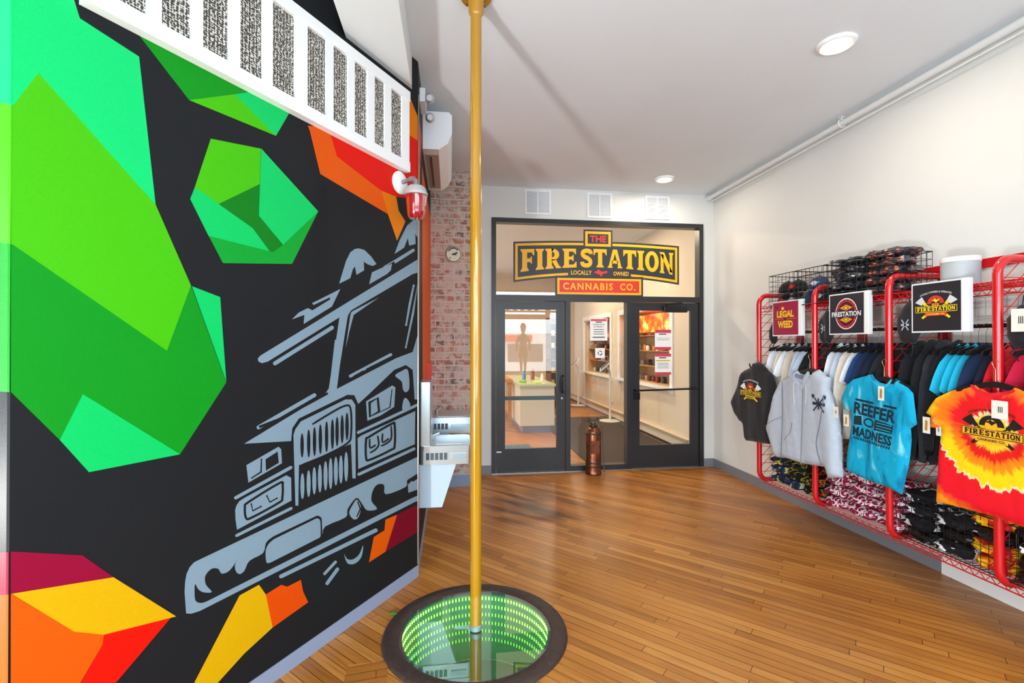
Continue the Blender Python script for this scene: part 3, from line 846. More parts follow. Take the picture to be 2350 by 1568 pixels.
# white counter
x0, x1 = hy(1193, 990, 8.5).x, hy(1273, 990, 8.5).x
t = thing('counter', ((x0 + x1) / 2, 9, 0), 'white service counter standing on a grey plinth behind the left door', 'counter')
q = MB(); q.rbox(x0, x1, 8.5, 11.0, .13, .84, .01); q.build('body', mat('white laminate', '#dfe0d4', .35), t)
q = MB(); q.box(x0 + .06, x1 - .06, 8.56, 10.9, 0, .13); q.build('plinth', m_lgrey, t)
q = MB(); q.rbox(x0 - .02, x1 + .02, 8.48, 11.02, .84, .88, .01); q.build('worktop', mat('pale green glass top', '#cfdcc0', .15), t)
# things on the counter
for i, (dx, dy, h, r_, c) in enumerate(((.1, .3, .06, .07, '#7db34a'), (.35, .2, .04, .09, '#b8d070'), (.5, .5, .16, .03, '#e8e4d8'), (.2, .8, .2, .035, '#4b86a8'), (.42, 1.1, .22, .04, '#8a5530'))):
    q = MB(); q.lathe([(0, 0), (r_, 0), (r_ * 1.05, h * .6), (r_ * .6, h * .85), (r_ * .5, h), (0, h)], (x0 + dx, 8.5 + dy, .881), 14)
    q.build('countertop_dish' if h < .1 else 'bottle', mat('counter item %d' % i, c, .3), smooth=True,
            label=('green shallow dish at the left end of the white counter', 'pale yellow green dish on the white counter top', 'cream slim bottle on the white counter', 'blue bottle standing on the white counter', 'brown tall bottle at the back of the white counter')[i], cat='dish' if h < .1 else 'bottle')
# wooden table to the left
t = thing('display_table', (-.25, 9.6, 0), 'wooden display table seen at the far left through the left door', 'table')
tx0, tx1 = hy(1120, 860, 9.2).x, x0 - .04
q = MB(); q.box(tx0, tx1, 9.2, 10.6, .86, .92); q.build('tabletop', m_wood, t)
for a in (tx0 + .05, tx1 - .05):
    for b in (9.26, 10.54):
        q = MB(); q.box(a - .035, a + .035, b - .035, b + .035, 0, .86); q.build('leg', m_wood, t)
# tall merchandise shelf
sx0, sx1 = hy(1262, 800, 11.4).x, hy(1292, 800, 11.4).x
t = thing('shelf_unit', ((sx0 + sx1) / 2, 11.6, 0), 'tall narrow brown shelf unit of merchandise behind the white counter', 'shelf')
q = MB(); q.box(sx0, sx0 + .03, 11.4, 11.9, 0, 2.25); q.box(sx1 - .03, sx1, 11.4, 11.9, 0, 2.25); q.box(sx0, sx1, 11.87, 11.9, 0, 2.25); q.build('carcass', mat('brown shelf', '#6d4428', .5), t)
for k in range(7):
    q = MB(); q.box(sx0, sx1, 11.42, 11.88, .3 + k * .3, .32 + k * .3); q.build('shelf', m_wood, t)
for k in range(6):
    for j in range(2):
        o = bxp.copy(); COL.objects.link(o); o.location = (sx0 + .09 + j * .13, 11.5, .321 + k * .3); recolor(o, rn.choice(pcs))
        o['label'] = 'small packet on the tall brown shelf unit behind the white counter'; o['group'] = 'packets on the tall brown shelf unit'
# tablets on floor stands
m_al = mat('white stand', '#e6e2da', .3)
for i, (px, py, pt) in enumerate(((1400, 968, 840), (1327, 932, 834))):
    b_ = hz(px, py, 0) + Vector((0, 0, .0125)); h = hy(px, pt, b_.y).z
    t = thing('tablet_stand', b_, ('white floor stand holding a tilted tablet, nearest the middle door', 'white floor stand holding a tablet, farthest into the room')[i], 'stand', 'tablet floor stands')
    q = MB(); q.lathe([(0, .002), (.22, .002), (.22, .014), (.03, .02), (0, .02)], b_, 32); q.build('base', m_al, t, smooth=True)
    q = MB(); q.tube([b_ + Vector((0, 0, .01)), b_ + Vector((0, 0, h - .18)), b_ + Vector((-.02, -.02, h - .1)), b_ + Vector((-.1, -.06, h - .02))], .024, 10); q.build('pole', m_al, t, smooth=True)
    M_ = Matrix.Translation(b_ + Vector((-.12, -.08, h))) @ Matrix.Rotation(R(-32), 4, 'Z') @ Matrix.Rotation(R(-42), 4, 'Y') @ Matrix.Rotation(R(18), 4, 'X')
    q = MB(); q.rbox(-.15, .15, -.11, .11, -.01, .01, .012, M=M_); o = q.build('tablet', m_al, t)
    q = MB(); q.box(-.125, .125, -.09, .09, .0102, .012, M=M_); q.build('screen', mat('tablet screen', '#3a3128', .15), o, origin=o['_o'])
# red poster and a white wall outlet
P = hy(1322, 795, Y2); q = MB(); q.box(P.x - .14, P.x + .14, Y2 - .02, Y2, hy(1322, 826, Y2).z, hy(1322, 762, Y2).z, 0); q.box(P.x - .06, P.x + .06, Y2 - .022, Y2 - .019, hy(1322, 815, Y2).z, hy(1322, 775, Y2).z, 1)
q.build('poster', [mat('red poster', '#c22434', .4), mat('poster picture', '#d9a07a', .4)], label='tall red poster on the wall at the far end of the room', cat='poster')
P = hx(1405, 917, X2); q = MB(); q.rbox(-.045, .045, -.065, .065, 0, .008, .01, M=Matrix.Translation(P) @ Matrix.Rotation(R(-90), 4, 'Y')); q.build('wall_outlet', m_trim, label='white outlet plate low on the beige wall beyond the doors', cat='outlet')
# ceiling lights out there
m_lamp = mat('lit diffuser', '#fff0d8', .5, emit=14)
m_lampw = mat('lit warm diffuser', '#ffdfb0', .5, emit=12)
def ceiling_light(x, y, label, warm, energy, r_=.095):
    t = thing('ceiling_light', (x, y, CEIL - .03), label, 'light', 'round flush ceiling lights')
    q = MB(); q.lathe([(r_ * .8, -.012), (r_, -.022), (r_ * 1.12, -.018), (r_ * 1.16, 0)], (x, y, CEIL - .0005), 40); q.build('trim_ring', m_trim, t, smooth=True)
    q = MB(); q.lathe([(0, -.012), (r_ * .82, -.012)], (x, y, CEIL), 40); q.build('diffuser', m_lampw if warm else m_lamp, t)
    light('ceiling_light_glow', 'AREA', (x, y, CEIL - .03), energy, (1, .79, .56) if warm else (1, .86, .7), .16, None, (x, y, 0))
light('added_side_light', 'AREA', (-3.5, 9.0, 1.9), 150, (.9, .96, 1), 4, 2, (2, 9, 1.2))  # area light added as assumed daylight on the counter; the wall has no window
for i, (x, y) in enumerate(((.6, 7.6), (2.4, 7.6), (.6, 10.6), (2.4, 10.6), (-1.6, 9))):
    ceiling_light(x, y, 'round warm ceiling light beyond the doors, ' + ('nearer left one', 'nearer right one', 'deeper left one', 'deeper right one', 'far left one')[i], True, 48)
# ================================================================ STOREFRONT
def zy(py, px=1370): return hy(px, py, YB).z
T0 = .055                                   # frame section
tz0, tz1 = zy(690, 1130), zy(680, 1130)
mid = (zy(682, 1130) + zy(694, 1130)) / 2
HDR = zy(686, 1370)
x_d1 = hy(1303, 800, YB).x; x_d2 = hy(1443, 800, YB).x
fy0, fy1 = YB - .02, YB + .1
t = thing('storefront_frame', ((FX0 + FX1) / 2, YB, 0), 'dark metal frame holding the two glass doors and the large glass panel above them', 'frame')
q = MB()
q.box(FX0, FX0 + T0, fy0, fy1, 0, FZ1); q.box(FX1 - T0, FX1, fy0, fy1, 0, FZ1); q.box(FX0 + T0, FX1 - T0, fy0, fy1, FZ1 - T0, FZ1)
q.build('outer_frame', m_black, t)
q = MB(); q.box(FX0 + T0, FX1 - T0, fy0, fy1, HDR - .035, HDR + .035); q.build('header_bar', m_black, t)
for x in (x_d1, x_d2):
    q = MB(); q.box(x - .03, x + .03, fy0, fy1, 0, HDR - .035); q.build('mullion', m_black, t)
q = MB(); q.box(x_d1 + .03, x_d2 - .03, fy0, fy1, 0, .07); q.build('sill', m_black, t)
q = MB(); q.box(FX0, FX1, YB - .03, YB + .12, 0, .008); q.build('threshold', mat('aluminium threshold', '#a9aeb5', .3, metal=.8), t)
def pane(parent, x0, x1, z0, z1, y=YB + .04, name='glass'):
    q = MB(); q.add([(x0, y, z0), (x1, y, z0), (x1, y, z1), (x0, y, z1)], [(0, 1, 2, 3)]); return q.build(name, m_glass, parent)
pane(t, FX0 + T0, FX1 - T0, HDR + .035, FZ1 - T0, name='transom_glass')
pane(t, x_d1 + .03, x_d2 - .03, .07, HDR - .035, name='side_panel_glass')
m_hand = mat('black hardware', '#101113', .3)
def door(x0, x1, label, hinge_left):
    d = thing('door_%d' % (1 if hinge_left else 2), ((x0 + x1) / 2, YB, 0), label, 'door'); d['kind'] = 'structure'
    g = .008; z1 = HDR - .043; s = .105
    q = MB(); y0, y1 = YB, YB + .045
    xa, xb = x0 + g, x1 - g
    q.box(xa, xa + s, y0, y1, .015, z1); q.box(xb - s, xb, y0, y1, .015, z1)
    q.box(xa + s, xb - s, y0, y1, z1 - .1, z1); q.box(xa + s, xb - s, y0, y1, .015, .3)
    q.build('door_frame', m_black, d)
    pane(d, xa + s, xb - s, .3, z1 - .1, YB + .022)
    return d, xa, xb
d1, xa, xb = door(FX0 + T0, x_d1 - .03, 'left glass door in a dark metal frame with a black pull handle', True)
z_ = hy(1215, 915, YB).z
q = MB(); q.box(xa + .1, xb - .1, YB + .05, YB + .075, z_ - .025, z_ + .025); q.build('push_bar', mat('blue grey bar', '#4c6473', .4), d1)
hxp = hy(1290, 880, YB).x; za, zb = hy(1290, 862, YB).z, hy(1290, 900, YB).z
q = MB(); q.tube([(hxp, YB, za), (hxp, YB - .05, za), (hxp - .012, YB - .065, za - .02), (hxp - .012, YB - .065, zb + .02), (hxp, YB - .05, zb), (hxp, YB, zb)], .011, 8); q.build('pull_handle', m_hand, d1, smooth=True)
q = MB(); q.lathe([(0, 0), (.014, 0), (.014, .008), (0, .008)], n=16, M=Matrix.Translation((hxp - .005, YB, hy(1290, 914, YB).z)) @ Matrix.Rotation(R(90), 4, 'X')); q.build('lock', mat('steel', '#b8bcc0', .25, metal=1), d1)
q = MB(); c = hy(1145, 1038, YB); q.box(c.x - .03, c.x + .03, YB - .002, YB, c.z - .008, c.z + .008); q.build('label_plate', m_trim, d1)
d2, xa, xb = door(x_d2 + .03, FX1 - T0, 'right glass door in a dark metal frame with a thin push bar and a closer box', False)
z_ = hy(1520, 893, YB).z
q = MB(); q.tube([(xa + .03, YB, z_ - .01), (xa + .03, YB - .06, z_ - .01), (xb - .05, YB - .06, z_ + .005), (xb - .05, YB, z_ + .005)], .013, 8); q.build('push_bar', m_hand, d2, smooth=True)
q = MB(); q.box(xa + .02, xa + .1, YB - .03, YB, z_ - .13, z_ - .04); q.build('latch', m_hand, d2)
a, b = hy(1519, 707, YB), hy(1573, 718, YB)
q = MB(); q.rbox(0, b.x - a.x, 0, .06, 0, .07, .012, M=Matrix.Translation((a.x, YB - .062, b.z))); cl = q.build('closer', m_hand, d2)
q = MB(); q.tube([(a.x + .05, YB - .04, b.z + .07), (a.x + .02, YB - .1, b.z + .105), (a.x + .25, YB - .05, b.z + .12)], .009, 6); q.build('closer_arm', m_hand, cl, origin=cl['_o'])
# hinge-side stile edges on the right: vertical metal strip
# ---- the painted sign on the glass above the doors
m_navy = mat('sign charcoal', '#2b2f38', .4); m_yel = mat('sign yellow', '#f6b90c', .4); m_sred = mat('sign red', '#e0342b', .4)
Ys = YB + .036
cL, cR_ = hy(1178, 600, Ys).x, hy(1558, 600, Ys).x
cz = hy(1368, 560, Ys).z
sx = (cR_ - cL) / 2; scx = (cL + cR_) / 2
sgn = MB()
def sfr(u, v, lift=0): return Vector((scx + u * sx, Ys - .002 - lift, cz + v * sx))
# units: half width of the sign = 1, v up; top of banner about 0, ends reach about -.46
def arch(u, c, e): return c + (e - c) * u * u
def banner(ins, m, lift, top=.0, ce=-.385, en=-.465):
    us = [-(1 - ins) + 2 * (1 - ins) * k / 20 for k in range(21)]
    a_poly(sgn, sfr, [(u, arch(u, top + .03, top) - ins) for u in us] + [(u, arch(u, ce, en) + ins) for u in reversed(us)], m, lift)
def rect(x0, x1, y0, y1, m, lift): a_poly(sgn, sfr, [(x0, y0), (x1, y0), (x1, y1), (x0, y1)], m, lift)
banner(0, 0, 0); banner(.022, 1, .0006); banner(.05, 0, .0012)
rect(-.175, .175, -.05, .165, 0, .0018); rect(-.155, .155, -.03, .145, 1, .0024); rect(-.125, .125, .0, .115, 0, .003)
rect(-.51, .55, -.615, -.38, 0, .0013); rect(-.488, .528, -.595, -.405, 1, .0016); rect(-.462, .502, -.57, -.43, 2, .0019)
rect(-.36, .4, -.383, -.31, 0, .0018)
a_text(sgn, sfr, 'THE', 0, .058, .2, .078, 2, .0036, .03)
a_word(sgn, sfr, 'FIRE', -.588, .66, lambda u: arch(u, -.275, -.36), lambda u: arch(u, -.06, -.09), 1, .0024, gap=.07)
a_word(sgn, sfr, 'STATION', .358, 1.14, lambda u: arch(u, -.275, -.36), lambda u: arch(u, -.06, -.09), 1, .0024, gap=.06)
a_text(sgn, sfr, 'LOCALLY', -.2, -.34, .25, .052, 1, .0024, .02)
a_text(sgn, sfr, 'OWNED', .28, -.345, .19, .05, 1, .0024, .02)
up_ = [(-.085, -.318), (-.04, -.3), (-.02, -.28), (-.01, -.3), (.03, -.312), (.06, -.3), (.09, -.305), (.075, -.325), (.04, -.33), (.02, -.345), (.005, -.372), (-.01, -.345), (-.04, -.335)]
a_poly(sgn, sfr, [(a_ + .03, b_ - .015) for a_, b_ in up_], 2, .0024)
a_text(sgn, sfr, 'CANNABIS', -.12, -.5, .6, .085, 1, .0024, .03, space=1.25)
a_text(sgn, sfr, 'CO.', .36, -.5, .19, .085, 1, .0024, .03, space=1.2)
sgn.build('glass_sign', [m_navy, m_yel, m_sred], label='black, yellow and red banner sign on the glass panel above the doors', cat='sign')
# ---- paper notices on the glass
m_paper = mat('paper', '#eef0ee', .6); m_pred = mat('notice red', '#d8434c', .5); m_ptxt = mat('notice text grey', '#55585c', .6); m_pink = mat('notice pink red', '#cf3a5c', .5)
def notice(x0, x1, y0, y1, y, kind, label):
    a, b = hy(x0, y0, y), hy(x1, y1, y)
    W_, H_ = (b.x - a.x) / 2, (a.z - b.z) / 2
    c = Vector(((a.x + b.x) / 2, y, (a.z + b.z) / 2))
    f = lambda u, v, lift=0: c + Vector((u * W_, -lift, v * H_))
    q = MB(); q.box(c.x - W_, c.x + W_, y - .0005, y + .0008, c.z - H_, c.z + H_)
    def rc(u0, u1, v0, v1, m): a_poly(q, f, [(u0, v0), (u1, v0), (u1, v1), (u0, v1)], m, .0012)
    if kind == 0:
        rc(-.92, .92, .76, .94, 1); rc(-.35, .35, .62, .72, 2)
        a_text(q, f, 'PLEASE HAVE', 0, .45, 1.3, .12, 2, .0014); a_text(q, f, 'ID READY', 0, .25, 1.1, .12, 2, .0014)
        for v in (0, -.2, -.4): rc(-.6, .6, v - .03, v + .03, 2)
        rc(-.7, .7, -.75, -.65, 2)
    elif kind == 1:
        for k, (aa, cc) in enumerate(((20, 1), (140, 3), (260, 4))):
            rr = _ring(0, 0, .5, .5, .28, .28, aa, aa + 95, 8)
            for s_ in rr: a_poly(q, f, s_, cc, .0014)
    elif kind == 2:
        rc(-1, 1, .68, 1, 1); rc(-.5, .4, .5, .62, 2); rc(-.8, .8, .15, .18, 2); rc(-.75, .75, -.02, .02, 2); rc(-1, 1, -1, -.72, 1)
    else:
        rc(-1, 1, .72, 1, 1); rc(-.5, .4, .55, .67, 2); rc(-.85, .85, .28, .4, 5)
        for v in (.1, -.05, -.2, -.35): rc(-.7, .7, v - .02, v + .02, 2)
        rc(-1, 1, -1, -.76, 1)
    q.build('paper_notice', [m_paper, m_pred if kind < 2 else m_pink, m_ptxt, mat('notice teal', '#1d8c96', .5), mat('notice blue', '#2c4fa0', .5), mat('notice yellow', '#d8b21c', .5)], label=label, cat='notice')
notice(1354, 1394, 731, 782, YB + .034, 0, 'white paper notice with a red header taped to the middle glass panel')
notice(1366, 1388, 799, 822, YB + .034, 1, 'small square sticker with coloured ring below the notice on the middle glass')
notice(1503, 1540, 757, 803, YB + .016, 2, 'upper white notice with pink red bands on the right glass door')
notice(1503, 1540, 812, 860, YB + .016, 3, 'lower white notice with a yellow line on the right glass door')

# ---- three white vent grilles above the frame
m_slat = mat('vent slat', '#dde2e6', .5)
for i, (x0, x1, y0, y1) in enumerate(((1204, 1264, 435, 494), (1347, 1404, 442, 502), (1480, 1536, 449, 505))):
    a, b = hy(x0, y0, YB), hy(x1, y1, YB)
    t = thing('vent_grille', ((a.x + b.x) / 2, YB, b.z), ('left of the three white vent grilles above the doors', 'middle one of the three white vent grilles above the doors', 'right of the three white vent grilles above the doors')[i], 'vent', 'white vent grilles above the doors')
    q = MB(); f_ = .025; y0_ = YB - .014
    for u0, u1, v0, v1 in ((a.x, a.x + f_, b.z, a.z), (b.x - f_, b.x, b.z, a.z), (a.x + f_, b.x - f_, b.z, b.z + f_), (a.x + f_, b.x - f_, a.z - f_, a.z), ((a.x + b.x) / 2 - .008, (a.x + b.x) / 2 + .008, b.z + f_, a.z - f_)):
        q.box(u0, u1, y0_, YB, v0, v1)
    q.build('frame', m_trim, t)
    q = MB(); k = 14
    for j in range(k):
        z = b.z + f_ + (a.z - b.z - 2 * f_) * (j + .5) / k
        q.add([(a.x + f_, YB - .003, z + .009), (b.x - f_, YB - .003, z + .009), (b.x - f_, YB - .012, z - .006), (a.x + f_, YB - .012, z - .006)], [(0, 1, 2, 3)])
    q.box(a.x + f_, b.x - f_, YB - .002, YB - .001, b.z + f_, a.z - f_)
    q.build('slats', m_slat, t)

# ---- ceiling lights in this room
for i, (px, py) in enumerate(((1920, 106), (1525, 414))):
    P = hz(px, py, CEIL - .02)
    ceiling_light(P.x, P.y, ('larger looking round ceiling light glowing above the clothing rack', 'round ceiling light glowing near the glass doors')[i], False, 14)
# ---- white pipes under the ceiling on the right
m_pipe = mat('white painted pipe', '#dfe3e3', .35)
px_, pz_ = XR - .085, hx(2000, 245, XR - .085).z
t = thing('ceiling_pipe', (px_, 3, pz_), 'white painted pipe running along the top of the right wall', 'pipe')
q = MB(); q.tube([(px_, -1.19, pz_), (px_, 5.84, pz_)], .026, 14); q.tube([(px_, -1.19, pz_ - .06), (px_, 5.8, pz_ - .06)], .008, 8); q.build('pipe', m_pipe, t, smooth=True)
q = MB(); q.tube([(px_, 5.84, pz_), (px_, 5.899, pz_)], .034, 14); q.tube([(px_, 5.80, pz_), (px_, 5.85, pz_)], .034, 14); q.build('elbow', m_pipe, t, smooth=True)
for i, y in enumerate((hx(1932, 280, px_).y, hx(1932, 280, px_).y - 2.6)):
    h_ = MB(); h_.tube([(px_, y, pz_ + .02), (px_, y, CEIL - .003)], .008, 8); h_.box(px_ - .02, px_ + .02, y - .015, y + .015, CEIL - .01, CEIL - .001); h_.tube([(px_ + .034 * math.cos(R(a_)), y, pz_ + .034 * math.sin(R(a_))) for a_ in range(0, 360, 30)], .006, 6, closed=True); h_.build('hanger', m_pipe, t, smooth=True)

# ================================================================ FIRE POLE AND GLASS DISC
m_gold = mat('yellow painted pole', '#a57603', .16, spec=.6, coat=.6)
t = thing('fire_pole', (PC.x, PC.y, 0), 'tall yellow fire pole rising from the round glass disc to the ceiling', 'pole')
q = MB(); q.tube([(PC.x, PC.y, .03), (PC.x, PC.y, CEIL - .04)], .0315, 28); q.build('pole', m_gold, t, smooth=True)
q = MB(); q.lathe([(.032, -.12), (.042, -.10), (.044, -.03), (.05, -.022), (.084, -.018), (.088, -.012), (.088, 0)], (PC.x, PC.y, CEIL), 40); q.build('ceiling_flange', m_gold, t, smooth=True)
for k in range(4):
    a = R(45 + 90 * k); q = MB(); q.lathe([(0, -.028), (.007, -.026), (.008, -.018), (.008, -.012)], (PC.x + .07 * math.cos(a), PC.y + .07 * math.sin(a), CEIL), 10); q.build('bolt', mat('brass bolt', '#c48a30', .25, metal=1), t, smooth=True)
q = MB(); q.lathe([(.034, .002), (.036, .004), (.036, .028), (.031, .032)], (PC.x, PC.y, .012), 32); q.build('base_ring', mat('base ring grey', '#8fa3a6', .3, metal=.5), t, smooth=True)
t = thing('floor_light_well', (PC.x, PC.y, 0), 'round glass floor disc with green light rows and a dark brown rim around the pole', 'floor light')
m_rim = mat('dark brown iron rim', '#33241f', .55, vary=(40, .35), bump=(60, .4))
q = MB(); q.lathe([(.415, .002), (.417, .012), (.43, .018), (.492, .018), (.505, .010), (.508, .001)], PC, 96); q.build('rim', m_rim, t, smooth=True)
q = MB(); q.lathe([(.40, .0), (.40, .0075), (.4165, .0075)], PC, 96); q.build('gasket', mat('grey gasket', '#7e8c90', .4), t, smooth=True)
m_disc = glassmat('half mirrored disc glass', (.66, .82, .75), .01, 1.5, .27)
q = MB(); q.lathe([(0, .009), (.4165, .009)], PC, 96); q.build('glass_disc', m_disc, t)
m_well = mat('pale green well wall', '#9ccbb0', .35); m_wfl = mat('grey green well floor', '#8a9a94', .5, vary=(6, .12))
q = MB(); q.lathe([(.445, 0), (.41, -.01), (.41, -.42)], PC, 96); q.build('well_wall', m_well, t, smooth=True)
q = MB(); q.lathe([(.41, -.42), (0, -.42)], PC, 64); q.build('well_floor', m_wfl, t)
q = MB(); q.tube([(PC.x, PC.y, -.419), (PC.x, PC.y, .008)], .0315, 24); q.build('pole_foot', mat('dull pole foot', '#77735a', .6), t, smooth=True)
m_tape = mat('led tape', '#5fae80', .5)
for r_ in range(6):
    z = -.03 - .052 * r_
    q = MB(); nL = 120
    for k in range(nL):
        a = 2 * math.pi * k / nL
        M_ = Matrix.Translation(PC + Vector((0, 0, z))) @ Matrix.Rotation(a, 4, 'Z')
        q.box(.404, .4085, -.0028, .0028, -.0085, .0085, 1, M_)
    q.lathe([(.4095, -.009), (.4085, -.009), (.4085, .009), (.4095, .009)], PC + Vector((0, 0, z)), 96)
    q.build('led_strip', [m_tape, mat('green led %d' % r_, '#a8ff70', .4, emit=6.5 * .74 ** r_)], t)
# scrap of green leaf by the rim
q = MB(); P = hz(900, 1409, .004)
q.tube([P + Vector((-.028, .012, 0)), P, P + Vector((.022, -.012, .006)), P + Vector((.034, -.03, .01))], [.0015, .006, .005, .002], 6)
q.tube([P + Vector((.008, .0, .002)), P + Vector((.01, .02, .006)), P + Vector((.02, .03, .004))], [.004, .004, .001], 6)
q.tube([P + Vector((.01, -.005, .002)), P + Vector((-.004, -.03, .004))], [.004, .001], 6)
q.build('leaf_scrap', mat('leaf green', '#3e7a2c', .5), smooth=True, label='small green scrap of leaf on the floor beside the brown rim', cat='leaf')

# ================================================================ THINGS ON AND BY THE MURAL
# white framed perforated grille
zt, zb_ = None, None
a = hm(935, 395, .03); b = hm(937, 212, .03); zb_, zt = a.z, b.z
def along(px, off=0):                        # distance along the mural from the corner
    p = hm(px, 784, off); return (p - A0).dot(MD)
def on_m(s, z, off=0): return A0 + MD * s + MN * off + Vector((0, 0, z))
s0 = along(937, .03); s1 = (hm(192, 12, .03) - A0).dot(MD)
t = thing('wall_grille', on_m((s0 + s1) / 2, zb_), 'long white framed grille of perforated panels mounted high on the mural', 'grille')
def mbox(q, s_a, s_b, z0, z1, o0, o1, m=0):
    v = [on_m(s, z, o) for z in (z0, z1) for s, o in ((s_a, o0), (s_b, o0), (s_b, o1), (s_a, o1))]
    q.add(v, [(3, 2, 1, 0), (4, 5, 6, 7), (0, 1, 5, 4), (1, 2, 6, 5), (2, 3, 7, 6), (3, 0, 4, 7)], m)
edges = [(920, 895), (880, 857), (840, 811), (795, 762), (745, 702), (673, 622), (598, 547), (520, 461), (433, 366), (331, 262)]
rail = .064
q = MB(); mbox(q, s0, s1, zb_, zb_ + rail, .001, .045); mbox(q, s0, s1, zt - rail, zt, .001, .045)
xs_ = [s0]; st = []
prev = s0
for r1, r0 in edges:
    a_, b_ = along(r1, .03), along(r0, .03)
    st.append((prev, a_)); prev = b_
st.append((prev, s1))
for a_, b_ in st: mbox(q, a_, b_, zb_ + rail, zt - rail, .001, .038)
q.build('frame', m_trim, t)
m_perf = bpy.data.materials.new('perforated sheet'); n, l, b = nt(m_perf)
tc_ = n.new('ShaderNodeTexCoord'); vo = n.new('ShaderNodeTexVoronoi'); vo.feature = 'F1'; vo.inputs['Scale'].default_value = 105; vo.inputs['Randomness'].default_value = .45
l.new(tc_.outputs['Object'], vo.inputs['Vector'])
r = ramp(n, [(.5, '#332f2b'), (.58, '#d4d0c8')]); l.new(vo.outputs['Distance'], r.inputs[0]); l.new(r.outputs[0], b.inputs['Base Color'])
for r1, r0 in edges:
    q = MB(); mbox(q, along(r1, .03), along(r0, .03), zb_ + rail, zt - rail, .018, .028); q.build('perforated_panel', m_perf, t)
# red beacon lamp
P = hm(916, 420, 0); t = thing('alarm_beacon', P, 'red glass beacon lamp on a white round plate on the mural', 'lamp')
Mm = Matrix(((MD.x, 0, MN.x, P.x), (MD.y, 0, MN.y, P.y), (0, 1, 0, P.z), (0, 0, 0, 1)))
q = MB(); q.lathe([(0, .001), (.072, .001), (.074, .012), (.06, .02), (.02, .028), (0, .028)], n=32, M=Mm); q.build('wall_plate', m_trim, t, smooth=True)
m_galv = mat('galvanised metal', '#9aa0a4', .35, metal=.8)
def mo(s, o, z): return P + MD * s + MN * o + Vector((0, 0, z))
q = MB(); q.tube([mo(0, .02, 0), mo(0, .1, .01), mo(0, .13, 0), mo(0, .135, -.05)], .014, 12); q.tube([mo(0, .09, .008), mo(0, .12, .008)], .02, 12); q.build('bracket', m_galv, t, smooth=True)
c = mo(0, .135, 0)
q = MB(); q.lathe([(0, -.035), (.045, -.04), (.062, -.055), (.07, -.08), (.074, -.085), (.074, -.1), (.06, -.102)], c, 32); q.build('cap', mat('cast grey cap', '#c2c4c4', .4, metal=.4), t, smooth=True)
m_rglass = mat('red lamp glass', '#b0101c', .08, coat=1); m_rglass.node_tree.nodes['Principled BSDF'].inputs['Transmission Weight'].default_value = .35
q = MB(); q.lathe([(.062, -.1), (.068, -.105), (.06, -.19), (.052, -.235), (.04, -.25), (0, -.254)], c, 24); q.build('red_globe', m_rglass, t, smooth=True)

# air conditioner on the passage wall
m_ac = mat('air conditioner white', '#f2f6fb', .35)
t = thing('air_conditioner', (XF, 4.4, 3.17), 'white wall air conditioner high on the passage wall by the brick', 'air conditioner')
prof = [(XF + .001, 3.17), (XF + .13, 3.17), (XF + .2, 3.22), (XF + .235, 3.30), (XF + .235, 3.45), (XF + .21, 3.475), (XF + .001, 3.475)]
q = MB(); n_ = len(prof); q.add([(x, y, z) for y in (3.9, 4.95) for x, z in prof], [tuple(range(n_)), tuple(range(2 * n_ - 1, n_ - 1, -1))] + [(i, n_ + i, n_ + (i + 1) % n_, (i + 1) % n_) for i in range(n_)])
q.build('body', m_ac, t)
q = MB(); q.box(XF + .02, XF + .125, 4.0, 4.86, 3.163, 3.169); q.build('louver', mat('louver beige', '#b0a296', .4), t)
q = MB(); q.box(XF + .05, XF + .07, 4.05, 4.8, 3.158, 3.163); q.build('outlet_slot', m_hand, t)
# emergency light heads
P = Vector((XF, 3.62, hx(970, 245, XF).z if False else 3.4))
t = thing('emergency_light', P, 'small white two headed emergency light above the air conditioner', 'emergency light')
q = MB(); q.box(XF + .001, XF + .04, 3.52, 3.72, 3.36, 3.46); q.build('housing', m_trim, t)
for y, z in ((3.55, 3.40), (3.66, 3.31)):
    q = MB(); q.lathe([(0, .04), (.02, .04), (.034, .015), (.036, -.02), (.03, -.03), (0, -.03)], n=20, M=Matrix.Translation((XF + .07, y, z)) @ Matrix.Rotation(R(110), 4, 'X')); q.tube([(XF + .04, y, z + .02), (XF + .06, y, z + .01)], .012, 8); q.build('lamp_head', mat('lamp head grey', '#b8bcc2', .3), t, smooth=True)
# round plaque on the brick
P = hy(1041, 584, BY - .012)
q = MB(); q.lathe([(0, .012), (.088, .012), (.092, .008), (.092, -.004), (0, -.004)], n=36, M=Matrix.Translation(P) @ Matrix.Rotation(R(90), 4, 'X'))
f = lambda u, v, lift=0: P + Vector((u * .09, -.0125 - lift, v * .09))
for s_ in _ring(0, 0, .97, .97, .88, .88, 0, 360, 30): a_poly(q, f, s_, 1)
for s_ in _ring(0, -.06, .8, .9, .66, .74, 40, 150, 12): a_poly(q, f, s_, 1)
a_poly(q, f, [(-.35, -.05), (-.1, .1), (.1, .15), (.45, .3), (.5, .1), (.3, .0), (.35, -.2), (.15, -.1), (-.1, -.15), (-.2, -.05)], 1)
a_poly(q, f, [(-.6, -.45), (-.35, -.4), (-.4, -.6)], 1)
q.build('round_plaque', [mat('plaque cream', '#dfe0c8', .4), m_hand], label='round cream plaque with a dark emblem on the brick pier', cat='plaque')
# small red pull station
q = MB(); q.box(XF + .001, XF + .05, 4.55, 4.66, 1.22, 1.42); q.box(XF + .05, XF + .055, 4.57, 4.64, 1.24, 1.3, 1); q.build('fire_alarm_box', [mat('alarm red', '#c8321e', .4), m_trim], label='small red alarm box on the passage wall above the drinking fountain', cat='alarm')

